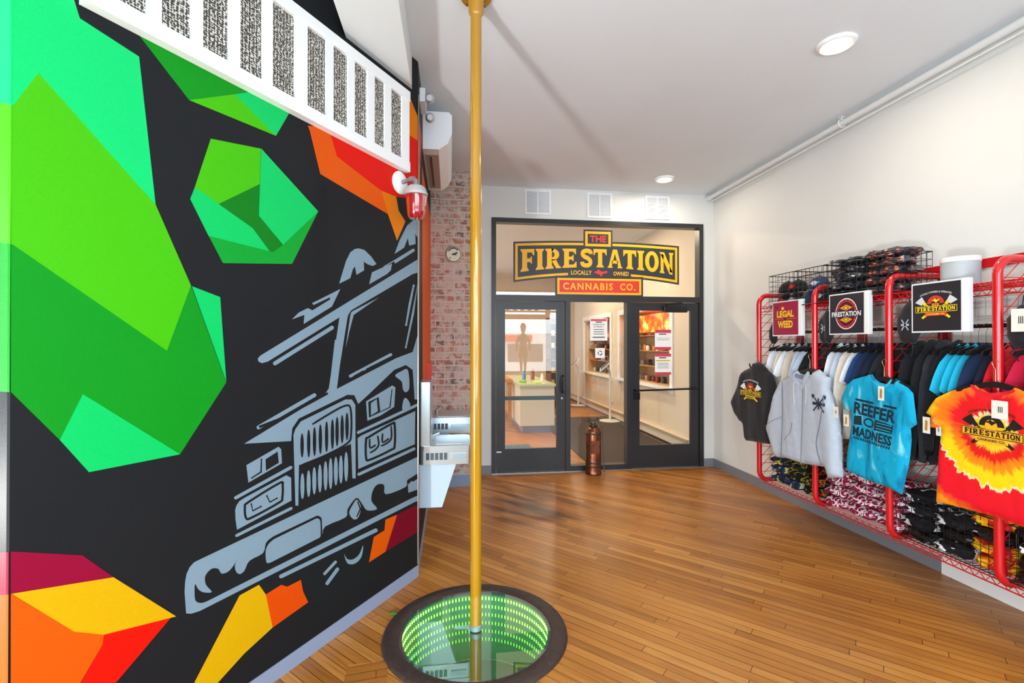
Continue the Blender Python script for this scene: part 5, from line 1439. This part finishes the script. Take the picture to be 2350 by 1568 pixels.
strk([(385, 150), (415, 195), (470, 235), (530, 250), (575, 190)], .014, .002, 0, 'collar', o, [mat('turquoise rib', '#22b9de', .8)], Z=Z7)
hang_on_frame(-zy_(1900 + 480 * .26786, 900)[0], zy_(2028, 820 + 130 * .26786)[1] + .105, 'black hanger holding the turquoise t-shirt on the third frame')
# orange, red and yellow tie-dye tee
pc = hx(2284, 820 + 655 * .26786, XG)
half = gz(*Z7, [(1440, 332), (1340, 285), (1270, 232), (1150, 262), (1040, 292), (930, 350), (845, 478), (892, 505), (885, 600), (975, 615), (958, 800), (935, 1240), (1150, 1292), (1440, 1372)])
ac = -pc.y
out = [(min(a, ac), b) for a, b in half]; out[0] = (ac, half[0][1]); out[-1] = (ac, half[-1][1])
out = out + [(2 * ac - a, b) for a, b in reversed(out[1:-1])]
m_td = bpy.data.materials.new('red yellow tie dye'); n, l, bb = nt(m_td)
t_ = n.new('ShaderNodeTexCoord'); s_ = n.new('ShaderNodeSeparateXYZ'); l.new(t_.outputs['Object'], s_.inputs[0])
cb = n.new('ShaderNodeCombineXYZ'); l.new(s_.outputs[1], cb.inputs[0]); l.new(s_.outputs[2], cb.inputs[1])
ln_ = n.new('ShaderNodeVectorMath'); ln_.operation = 'LENGTH'; l.new(cb.outputs[0], ln_.inputs[0])
nz = n.new('ShaderNodeVectorMath'); nz.operation = 'NORMALIZE'; l.new(cb.outputs[0], nz.inputs[0])
def rn_(scale, rad):
    v = n.new('ShaderNodeVectorMath'); v.operation = 'MULTIPLY_ADD'; v.inputs[1].default_value = (scale,) * 3
    c2 = n.new('ShaderNodeCombineXYZ'); l.new(mth(n, l, 'MULTIPLY', ln_.outputs['Value'], rad), c2.inputs[2]); l.new(nz.outputs[0], v.inputs[0]); l.new(c2.outputs[0], v.inputs[2])
    x = n.new('ShaderNodeTexNoise'); x.inputs['Scale'].default_value = 1; x.inputs['Detail'].default_value = 5; l.new(v.outputs[0], x.inputs['Vector']); return x.outputs['Fac']
k1, k2 = rn_(6, 4), rn_(14, 9)
rad = mth(n, l, 'ADD', ln_.outputs['Value'], mth(n, l, 'MULTIPLY_ADD', k1, .09, -.045)); rad = mth(n, l, 'ADD', rad, mth(n, l, 'MULTIPLY_ADD', k2, .07, -.035))
rad = mth(n, l, 'MULTIPLY', rad, 2.0)
r_ = ramp(n, [(0, '#f28a12'), (.10, '#f7c21a'), (.17, '#f9d030'), (.215, '#e02418'), (.29, '#e81c1c'), (.33, '#f58216'), (.40, '#f7951a'), (.44, '#fbd816'), (.555, '#fbd510'), (.585, '#f4ecc0'), (.60, '#ea1c24'), (.88, '#e8142a'), (.95, '#f2641a'), (1, '#f7a020')])
r2_ = ramp(n, [(0, '#f28a12'), (.10, '#f7c21a'), (.18, '#f9d030'), (.21, '#f4ecc0'), (.24, '#e8201c'), (.42, '#ee1c28'), (.49, '#f4701a'), (.60, '#f7861a'), (.68, '#f9c818'), (1, '#fbd510')])
l.new(rad, r_.inputs[0]); l.new(rad, r2_.inputs[0]); up_f = n.new('ShaderNodeMapRange'); up_f.inputs['From Min'].default_value = -.07; up_f.inputs['From Max'].default_value = .05; l.new(mth(n, l, 'ADD', s_.outputs[2], mth(n, l, 'MULTIPLY_ADD', k2, .1, -.05)), up_f.inputs['Value'])
l.new(mixc(n, l, up_f.outputs[0], r_.outputs[0], r2_.outputs[0]), bb.inputs['Base Color']); bb.inputs['Roughness'].default_value = .85; bb.inputs['Specular IOR Level'].default_value = .2
o, fa = front_garment('t_shirt', out, m_td, 'red, orange and yellow tie-dye t-shirt with black emblem on the nearest frame', 'shirt', .05, 3.9, .012, center=(XG, pc.y, pc.z))
F0 = fa(0, 0, 1)
hw = abs(zy_(1900 + 1175 * .26786, 1000)[0] - ac)
q = MB(); D1 = dict(handle=0, blade=0, knob=0, helmet=0, ink=1, shield=0, band2=1, line=0, word=0, band=1, bandtext=0, arc=0)
emblem(q, fa(pc.y, pc.z + .005, hw), D1); q.build('chest_print', [mat('black ink 2', '#1c1814', .6), mat('dye yellow', '#f5b41c', .8)], o)
hang_on_frame(pc.y, zy_(2288, 820 + 190 * .26786)[1] + .12, 'black hanger holding the tie-dye t-shirt on the nearest frame')
hang_on_frame(-zy_(1858, 850)[0], zy_(1860, 842)[1] + .12, 'black hanger holding the light grey hoodie')
hang_on_frame(-zy_(1738, 850)[0], zy_(1738, 842)[1] + .11, 'black hanger holding the black hoodie on the far frame')

strk([(1268, 234), (1300, 275), (1360, 305), (1440, 318), (1530, 312), (1600, 300), (1650, 285)], .016, .002, 0, 'collar', o, [mat('red rib collar', '#d81426', .8)], Z=Z7)

# small hang tags
m_tagw = mat('tag card', '#eceae2', .5); m_tagg = mat('tag gold', '#b8862a', .5)
def hangtag(px, py, w_, h_, X, style, label):
    p = hx(px, py, X); q = MB(); q.box(X - .001, X + .001, p.y - w_ / 2, p.y + w_ / 2, p.z - h_ / 2, p.z + h_ / 2)
    f = lambda u, v, lift=0: Vector((X - .0015 - lift, p.y - u * w_ / 2, p.z + v * h_ / 2))
    if style: a_poly(q, f, [(-.4, -.6), (.3, -.7), (.45, .5), (-.2, .7)], 1); a_stroke(q, f, [(-.2, -.4), (.2, .4)], .2, 2, .0004)
    else:
        for k in range(3): a_stroke(q, f, [(-.1 + k * .22, -.3), (-.1 + k * .22, .35)], .1, 2)
    q.build('price_tag', [m_tagw, m_tagg, m_hand], label=label, cat='tag', group='white price tags on the clothes')
hangtag(2022, 903, .045, .095, XG - .06, 1, 'white and gold tag at the neck of the turquoise t-shirt')
hangtag(2294, 941, .075, .095, XG - .06, 0, 'large white tag at the neck of the tie-dye t-shirt')
hangtag(1918, 946, .045, .08, XG - .085, 0, 'white tag on the right sleeve of the light grey hoodie')
hangtag(1942, 965, .045, .085, XG - .035, 1, 'white and gold tag between the grey hoodie and the turquoise t-shirt')
hangtag(2126, 976, .045, .10, XG - .01, 1, 'white and gold tag just right of the turquoise t-shirt')
hangtag(2154, 987, .03, .07, XG - .01, 0, 'small pale tag beside the left sleeve of the tie-dye t-shirt')
hangtag(2341, 735, .08, .12, 2.95, 0, 'white tag hanging high at the nearest frame of the rack')

# ---------------------------------------------------------------- three picture signs on the shelf edge
m_acr = mat('white acrylic holder', '#e4ebf0', .25); m_acr2 = mat('bright acrylic edge', '#f4f8fa', .2)
def sign(p0, p1, bgc, art, label, mats):
    (x0, y0), (x1, y1) = p0, p1
    Xs = 2.952; a = hx(x0, (y0 + y1) / 2, Xs).y; b = hx(x1, (y0 + y1) / 2, Xs).y; z0, z1 = 1.672, 1.985
    t = thing('picture_sign', (Xs, (a + b) / 2, z0), label, 'sign', 'picture signs in clear holders')
    q = MB(); q.box(Xs, Xs + .006, b, a, z0, z1); q.box(Xs + .006, Xs + .03, b, b + .012, z0, z1); q.build('holder', m_acr, t)
    W_ = (a - b); iw = W_ - .05
    cy = a - .009 - iw / 2; h = (z1 - z0) / 2 - .010
    f = lambda u, v, lift=0: Vector((Xs - .0008 - lift, cy - u * iw / 2, (z0 + z1) / 2 + v * h))
    q = MB(); a_poly(q, f, [(-1, -1), (1, -1), (1, 1), (-1, 1)], 0, 0); art(q, f, iw / 2 / h); q.build('picture', mats, t)
    q = MB(); q.box(Xs - .003, Xs + .006, b + .001, b + .033, z0, z1); q.build('edge_strip', m_acr2, t)
P_ = lambda i, h: mat('sign ink %d' % i, h, .5)
def art1(q, f, r):
    a_text(q, f, 'LEGAL', 0, .27, 1.35, .42, 1, .0006, .05); a_stroke(q, f, [(-.85, -.02), (.85, -.02)], .04, 2, .0006); a_text(q, f, 'WEED', 0, -.36, 1.2, .44, 1, .0006, .05)
    a_poly(q, f, ell(-.2, .62, .12, .1, 12), 1, .0006)
    a_poly(q, f, ell(0, -.02, .1, .1, 12), 3, .0008)
def art2(q, f, r):
    a_poly(q, f, ell(0, 0, .66, .8, 36), 1, .0006); a_poly(q, f, ell(0, 0, .62, .75, 36), 2, .001); a_poly(q, f, ell(0, 0, .5, .62, 30), 0, .0014)
    for k in range(18):
        a = R(20 * k); a_poly(q, f, ell(.57 * math.cos(a), .69 * math.sin(a), .035, .04, 8), 0, .0014)
    for s in (-1, 1):
        a_poly(q, f, [(-.42, s * .3), (0, s * .14), (.42, s * .3), (0, s * .5)], 2, .0018); a_poly(q, f, [(-.34, s * .3), (0, s * .18), (.34, s * .3), (0, s * .44)], 3, .0022); a_poly(q, f, [(-.2, s * .3), (0, s * .2), (.2, s * .3), (0, s * .4)], 0, .0024); a_poly(q, f, [(-.13, s * .3), (0, s * .23), (.13, s * .3), (0, s * .37)], 3, .0026)
    a_poly(q, f, [(-.88, -.17), (.88, -.17), (.88, .14), (-.88, .14)], 0, .0024); a_text(q, f, 'FIRESTATION', 0, -.01, 1.72, .26, 1, .0028, .035)
def art3(q, f, r):
    g = lambda u, v, lift=0: f(u * .88, (v * .88 - .05) * r, lift + .0006); emblem(q, g, dict(handle=3, blade=1, knob=3, helmet=2, ink=0, shield=3, band2=4, line=3, word=3, band=2, bandtext=3, arc=1))
sign((1773, 692), (1840, 770), 0, art1, 'maroon picture sign with yellow lettering on the shelf edge, farthest of the three', [P_(0, '#9c1040'), P_(1, '#f2c01c'), P_(2, '#c06a20'), P_(3, '#5a1020')])
sign((1903, 672), (1994, 767), 0, art2, 'black picture sign with a round red and yellow emblem, middle of the three', [P_(4, '#232530'), P_(5, '#e8ecf0'), P_(6, '#c82630'), P_(7, '#ecc824')])
sign((2092, 650), (2223, 764), 0, art3, 'black picture sign with crossed axes and yellow banner, nearest of the three', [P_(8, '#1f2028'), P_(9, '#cfd6dc'), P_(10, '#d4342c'), P_(11, '#f0d41c'), P_(12, '#e8962a')])

# ---------------------------------------------------------------- bags hanging inside the frames
m_bag = cloth('black bag nylon', '#191b22', .12, .6)
def bag(px, py0, py1, wpx, X, label, seed, ymark=True, nm='drawstring_bag'):
    a = hx(px, py0, X); b = hx(px, py1, X); H_ = a.z - b.z; w_ = wpx / 1100 * (b - EYE).length * 1.25
    pr = [(-.06, 0), (.06, 0), (.25, -.12), (.48, -.3), (.5, -.75), (.3, -1), (-.3, -1), (-.5, -.75), (-.5, -.3), (-.25, -.12)]
    out = [(-a.y + x * w_, a.z + z * H_ * .75) for x, z in pr]
    q = pillow(out, .05, .025, folds(.012, 14, 8, seed), .03, lambda p, r, h: Vector((X - h, -p, r)))
    t = thing(nm, (X, a.y, a.z), label, 'bag', 'small black bags hanging on the frames')
    q.build('bag_body', m_bag, t, smooth=60)
    g = MB()
    for s in (-1, 1): g = MB(); g.tube([(X, a.y + s * .01, a.z - H_ * .7), (X - .02, a.y + s * w_ * .3, a.z - H_ * .85), (X, a.y + s * w_ * .1, b.z)], .004, 6); g.build('strap', m_bag, t, smooth=True)
    g = MB()
    g.tube([(X, a.y, a.z - .01), (X + .01, a.y, a.z + .05), (X + .02, a.y, a.z + .06)], .003, 6)
    g.build('loop', m_bag, t, smooth=True)
    if ymark:
        f = lambda u, v, lift=0: Vector((X - .03 - lift, a.y - u * .035, a.z - H_ * .42 + v * .05))
        g = MB(); 
        for s in (-1, 1): a_stroke(g, f, [(-s * .7, -.7), (s * .7, .7)], .2, 0)
        a_stroke(g, f, [(-.8, 0), (.8, 0)], .3, 0); g.build('logo', [mat('bag print', '#aab8c6', .6)], t)
bag(1775, 738, 806, 16, 3.0, 'small black pouch hanging beside the maroon sign', 1.2, False)
bag(1898, 712, 812, 30, 2.99, 'black drawstring bag hanging left of the round emblem sign', 4.4)
bag(2086, 694, 818, 34, 2.99, 'black drawstring bag hanging left of the crossed axes sign', 8.1)
bag(2346, 700, 830, 34, 2.99, 'black drawstring bag hanging on the nearest frame at the edge of view', 6.1, False)

# ---------------------------------------------------------------- wire baskets and their contents on the top shelf
m_wire = mat('black basket wire', '#1a1a1c', .4)
BX0, BX1, BZ0, BZ1 = XT + .005, 3.27, ZS1 + .012, 2.235
def basket(y0, y1, label, z0=BZ0, z1=BZ1, x0=BX0, x1=BX1, group='black wire baskets', dx=.04, dz=.045):
    t = thing('wire_basket', ((x0 + x1) / 2, (y0 + y1) / 2, z0), label, 'basket', group)
    q = MB(); q.tube([(x0, y0, z1), (x1, y0, z1), (x1, y1, z1), (x0, y1, z1)], .0035, 6, closed=True); q.build('rim', m_wire, t)
    q = MB(); q.tube([(x0, y0, z0), (x1, y0, z0), (x1, y1, z0), (x0, y1, z0)], .0035, 6, closed=True); z = z0 + dz
    while z < z1 - .01: q.tube([(x0, y0, z), (x1, y0, z), (x1, y1, z), (x0, y1, z)], .0018, 4, closed=True); z += dz
    ny = max(2, int((y1 - y0) / dx)); nx = max(2, int((x1 - x0) / dx))
    for k in range(ny + 1):
        y = y0 + (y1 - y0) * k / ny; q.tube([(x0, y, z1), (x0, y, z0), (x1, y, z0), (x1, y, z1)], .0018, 4, caps=False)
    for k in range(nx + 1):
        x = x0 + (x1 - x0) * k / nx; q.tube([(x, y0, z1), (x, y0, z0), (x, y1, z0), (x, y1, z1)], .0018, 4, caps=False)
    q.build('wire_mesh', m_wire, t)
basket(3.85, 4.165, 'black wire basket of black caps at the far end of the top shelf')
basket(3.52, 3.835, 'black wire basket of navy caps on the top shelf, second from the far end')
basket(3.20, 3.505, 'black wire basket heaped with bagged clothes on the top shelf, third along')
basket(2.885, 3.185, 'black wire basket of bagged clothes with orange prints, nearest on the top shelf')
def cap(loc, rz, tilt, m, label, front=None):
    t = thing('baseball_cap', loc, label, 'cap', 'caps in the top baskets')
    M_ = Matrix.Translation(loc) @ Matrix.Rotation(rz, 4, 'Z') @ Matrix.Rotation(tilt, 4, 'X')
    q = MB(); prof = [(.082 * math.cos(R(a)), .1 * math.sin(R(a))) for a in range(0, 91, 10)]
    q.lathe(prof, n=24, M=M_); q.lathe([(.01, .1), (.009, .106), (0, .108)], n=10, M=M_); q.build('crown', m, t, smooth=True)
    q = MB(); pts = []
    for k in range(13):
        a = R(200 + 140 * k / 12); pts.append((.08 * math.cos(a), .08 * math.sin(a)))
    for k in range(13):
        a = R(340 - 140 * k / 12); pts.append((.078 * math.cos(a), .08 * math.sin(a) - .065 * math.sin(math.pi * (k + .5) / 13)))
    q.prism(pts, -.004, .002, 0, M_ @ Matrix.Rotation(R(12), 4, 'X')); q.build('brim', m, t)
    if front:
        q = MB(); f = lambda u, v, lift=0: M_ @ Vector((.085 * math.sin(u * .5), -.086 * math.cos(u * .5) * math.cos(.2 + v * .25), .035 + v * .025)); a_poly(q, f, ell(0, 0, .6, .8, 10), 0); a_stroke(q, f, [(-.9, 0), (.9, .3)], .3, 0); q.build('badge', [front], t)
mk, nv = cloth('black cap', '#17171a'), cloth('navy cap', '#27405c')
rb, wb = mat('red badge', '#d8281e', .6), mat('white badge', '#c8ccd0', .6)
z_ = BZ0 + .006
cap(Vector((3.08, 4.07, z_)), R(-70), 0, mk, 'black cap at the bottom of the far basket, left side', rb); cap(Vector((3.09, 3.94, z_)), R(-75), 0, mk, 'black cap with a pale badge at the bottom of the far basket', wb)
cap(Vector((3.09, 4.06, z_ + .115)), R(-60), .0, mk, 'black cap on top in the far basket, left side', None); cap(Vector((3.09, 3.93, z_ + .115)), R(-80), 0, mk, 'black cap on top in the far basket, right side', rb)
cap(Vector((3.08, 3.75, z_)), R(-65), 0, nv, 'navy cap at the bottom left of the second basket'); cap(Vector((3.09, 3.6, z_)), R(-85), 0, mk, 'black cap at the bottom right of the second basket', wb)
cap(Vector((3.09, 3.68, z_ + .112)), R(-70), 0, nv, 'navy cap lying on top in the second basket', wb)
# bagged clothes: puffy packs in clear film
def crumple(name, loc, sx, sy, sz, m, label, cat_, group, seed, rz=0, tilt=0, res=(14, 10), amp=.16):
    q = MB(); nu, nv_ = res; vs = []
    M_ = Matrix.Translation(loc) @ Matrix.Rotation(rz, 4, 'Z') @ Matrix.Rotation(tilt, 4, 'X')
    def se(c, e): return math.copysign(abs(c) ** e, c)
    for j in range(nv_ + 1):
        ph = -math.pi / 2 + math.pi * j / nv_
        for i in range(nu):
            th = 2 * math.pi * i / nu
            p = Vector((se(math.cos(ph), .55) * se(math.cos(th), .6), se(math.cos(ph), .55) * se(math.sin(th), .6), se(math.sin(ph), .8)))
            k = 1 + amp * noise.noise(p * 2.2 + Vector((seed, seed * 2, 0))) + amp * .5 * noise.noise(p * 6 + Vector((0, seed, 0)))
            vs.append(M_ @ Vector((p.x * sx * k, p.y * sy * k, sz + p.z * sz * (1 + (k - 1) * .6))))
    fs = [(j * nu + i, j * nu + (i + 1) % nu, (j + 1) * nu + (i + 1) % nu, (j + 1) * nu + i) for j in range(nv_) for i in range(nu)]
    q.add(vs, fs); return q.build(name, m, origin=loc, smooth=50, label=label, cat=cat_, group=group)
def blotch(name, cols, scale, rough=.8, coat=0, spec=.3, dist=.6, pos=None):
    m = bpy.data.materials.new(name); n, l, bb = nt(m); t = n.new('ShaderNodeTexCoord')
    x = n.new('ShaderNodeTexNoise'); x.inputs['Scale'].default_value = scale; x.inputs['Detail'].default_value = 3; x.inputs['Distortion'].default_value = dist
    l.new(t.outputs['Object'], x.inputs[0]); k = len(cols)
    r = ramp(n, [((pos[i] if pos else .3 + .4 * i / (k - 1)), c) for i, c in enumerate(cols)], 'CONSTANT'); l.new(x.outputs['Fac'], r.inputs[0]); l.new(r.outputs[0], bb.inputs['Base Color'])
    bb.inputs['Roughness'].default_value = rough; bb.inputs['Coat Weight'].default_value = coat; bb.inputs['Coat Roughness'].default_value = .08; bb.inputs['Specular IOR Level'].default_value = spec
    y = n.new('ShaderNodeTexNoise'); y.inputs['Scale'].default_value = 45; q_ = n.new('ShaderNodeBump'); q_.inputs['Strength'].default_value = .7; q_.inputs['Distance'].default_value = .01; l.new(t.outputs['Object'], y.inputs[0]); l.new(y.outputs['Fac'], q_.inputs['Height']); l.new(q_.outputs[0], bb.inputs['Normal'])
    return m
m_pk = blotch('bagged dark cloth', ['#1b1c22', '#2c2d36', '#4a4c56', '#a0a4ae'], 22, .35, 1, pos=[0, .42, .56, .64])  # pale grey blotches paint highlights of the film into the colour
m_pko = blotch('bagged dark cloth with orange', ['#1b1c22', '#3a3c46', '#d8623a', '#a0a4ae'], 20, .35, 1, pos=[0, .45, .59, .65])  # pale grey again stands for painted film highlights; orange is print
k = 0
for (ya, yb, m_, nm, layers) in ((3.21, 3.49, m_pk, 'dark', 5), (2.90, 3.17, m_pko, 'dark orange printed', 5)):
    for j in range(layers):
        for s in (0, 1):
            y = ya + .08 + s * (yb - ya - .16); y += .012 * math.sin(j * 2.1 + s)
            loc = Vector((3.12 + .02 * math.cos(j * 1.7 + s), y, BZ0 + .004 + j * .062))
            lev = ['bottom', 'second', 'third', 'fourth', 'top'][j]
            crumple('bagged_shirt', loc, .115, .085 + .01 * s, .031, m_, '%s folded shirt in clear film, %s layer, %s side of its basket' % (nm, lev, ('nearer', 'farther')[s]), 'packaged shirt', 'bagged shirts in the top baskets', k * 1.3, R(rg.uniform(-28, 28)), R(rg.uniform(-9, 9)), (20, 12), .34); k += 1
# translucent white cylinder
P = Vector((3.12, hx(2204, 615, 3.12).y, ZS1 + .008))
r_ = .094; h = hx(2204, 592, 3.12).z - P.z
t = thing('white_canister', P, 'frosted white cylinder standing on the top shelf above the crossed axes sign', 'container')
m_fro = mat('frosted plastic', '#d5dde2', .45); m_fro.node_tree.nodes['Principled BSDF'].inputs['Transmission Weight'].default_value = .35
q = MB(); q.lathe([(0, 0), (r_, 0), (r_, h - .03)], P, 40); q.build('body', m_fro, t, smooth=True)
q = MB(); q.lathe([(r_, h - .03), (r_ * 1.03, h - .028), (r_ * 1.03, h), (r_ * .95, h), (r_ * .95, h - .01), (0, h - .01)], P, 40); q.build('lid', mat('white lid', '#eef2f4', .35), t, smooth=True)

# ---------------------------------------------------------------- folded clothes on the bottom shelf
m_nb = blotch('navy yellow print', ['#121620', '#1e3256', '#d8b820', '#7f9cc0'], 16, pos=[0, .47, .60, .66]); m_yb = blotch('black yellow print', ['#15151a', '#c8b41c', '#15151a', '#3a5a90'], 20, pos=[0, .56, .62, .7])
m_mw = blotch('maroon white print', ['#8c1038', '#e8dfe6', '#8c1038', '#d8b8c6'], 13, pos=[0, .48, .56, .66]); m_bw = blotch('black white red print', ['#15151a', '#dfe2e8', '#15151a', '#d02a22'], 9, pos=[0, .5, .6, .66])
m_ry = blotch('red yellow print', ['#d81c1c', '#f49a10', '#fbc814', '#d81c1c'], 10, pos=[0, .42, .5, .64]); m_bk = blotch('black glossy print', ['#101013', '#15151a', '#d8dce2', '#15151a'], 9, .4, .4, pos=[0, .45, .66, .7])
z0_ = ZS0 + .008
stacks = [  # y centre, colours, label bits
    (4.12, .12, [m_nb, m_nb, m_nb], 'navy and yellow printed', 'at the far end'), (3.93, .12, [m_nb, m_yb, m_yb], 'black and yellow printed', 'second from the far end'), (3.72, .12, [m_yb, m_yb], 'black and yellow printed', 'third from the far end'),
    (3.45, .14, [m_mw] * 4, 'maroon and white printed', 'left of the blue shirt'), (3.22, .13, [m_mw] * 4, 'maroon and white printed', 'below the blue shirt'), (2.99, .13, [m_mw] * 4, 'maroon and white printed', 'just before the third frame'),
    (2.78, .12, [m_bk, m_bw, m_bw, m_bw], 'black, white and red printed', 'right of the third frame'), (2.56, .13, [m_bw, m_bk, m_bw], 'black and white printed', 'left of the red and yellow stack'), (2.36, .12, [m_ry, m_ry, m_bk, m_ry], 'red and yellow printed', 'below the tie-dye shirt'), (2.14, .12, [m_bk, m_bk, m_bw, m_bk], 'glossy black', 'right of the nearest frame'), (1.9, .12, [m_bk, m_mw, m_bk], 'black and maroon', 'nearest to the camera')]
sd = 0; LV = ['bottom', 'second', 'third', 'fourth']
for yc_, hw_, ms, cn, wh in stacks:
    for j, m_ in enumerate(ms):
        z = z0_ + j * .082; sd += 1
        crumple('folded_shirt', Vector((3.16 + rg.uniform(-.015, .015), yc_ + rg.uniform(-.01, .01), z)), .15, hw_ * .88, .041, m_, '%s folded clothes %s, %s layer' % (cn, wh, LV[j]), 'folded clothes', 'folded clothes on the bottom shelf', sd * 1.9, R(rg.uniform(-14, 14)), R(rg.uniform(-4, 4)), (22, 14), .24)
basket(2.30, 2.88, 'long black wire basket round the folded clothes on the bottom shelf, under the tie-dye shirt', ZS0 + .012, .62, XT + .035, 3.36)
basket(1.66, 2.24, 'long black wire basket on the bottom shelf at the edge of view', ZS0 + .012, .62, XT + .035, 3.36)
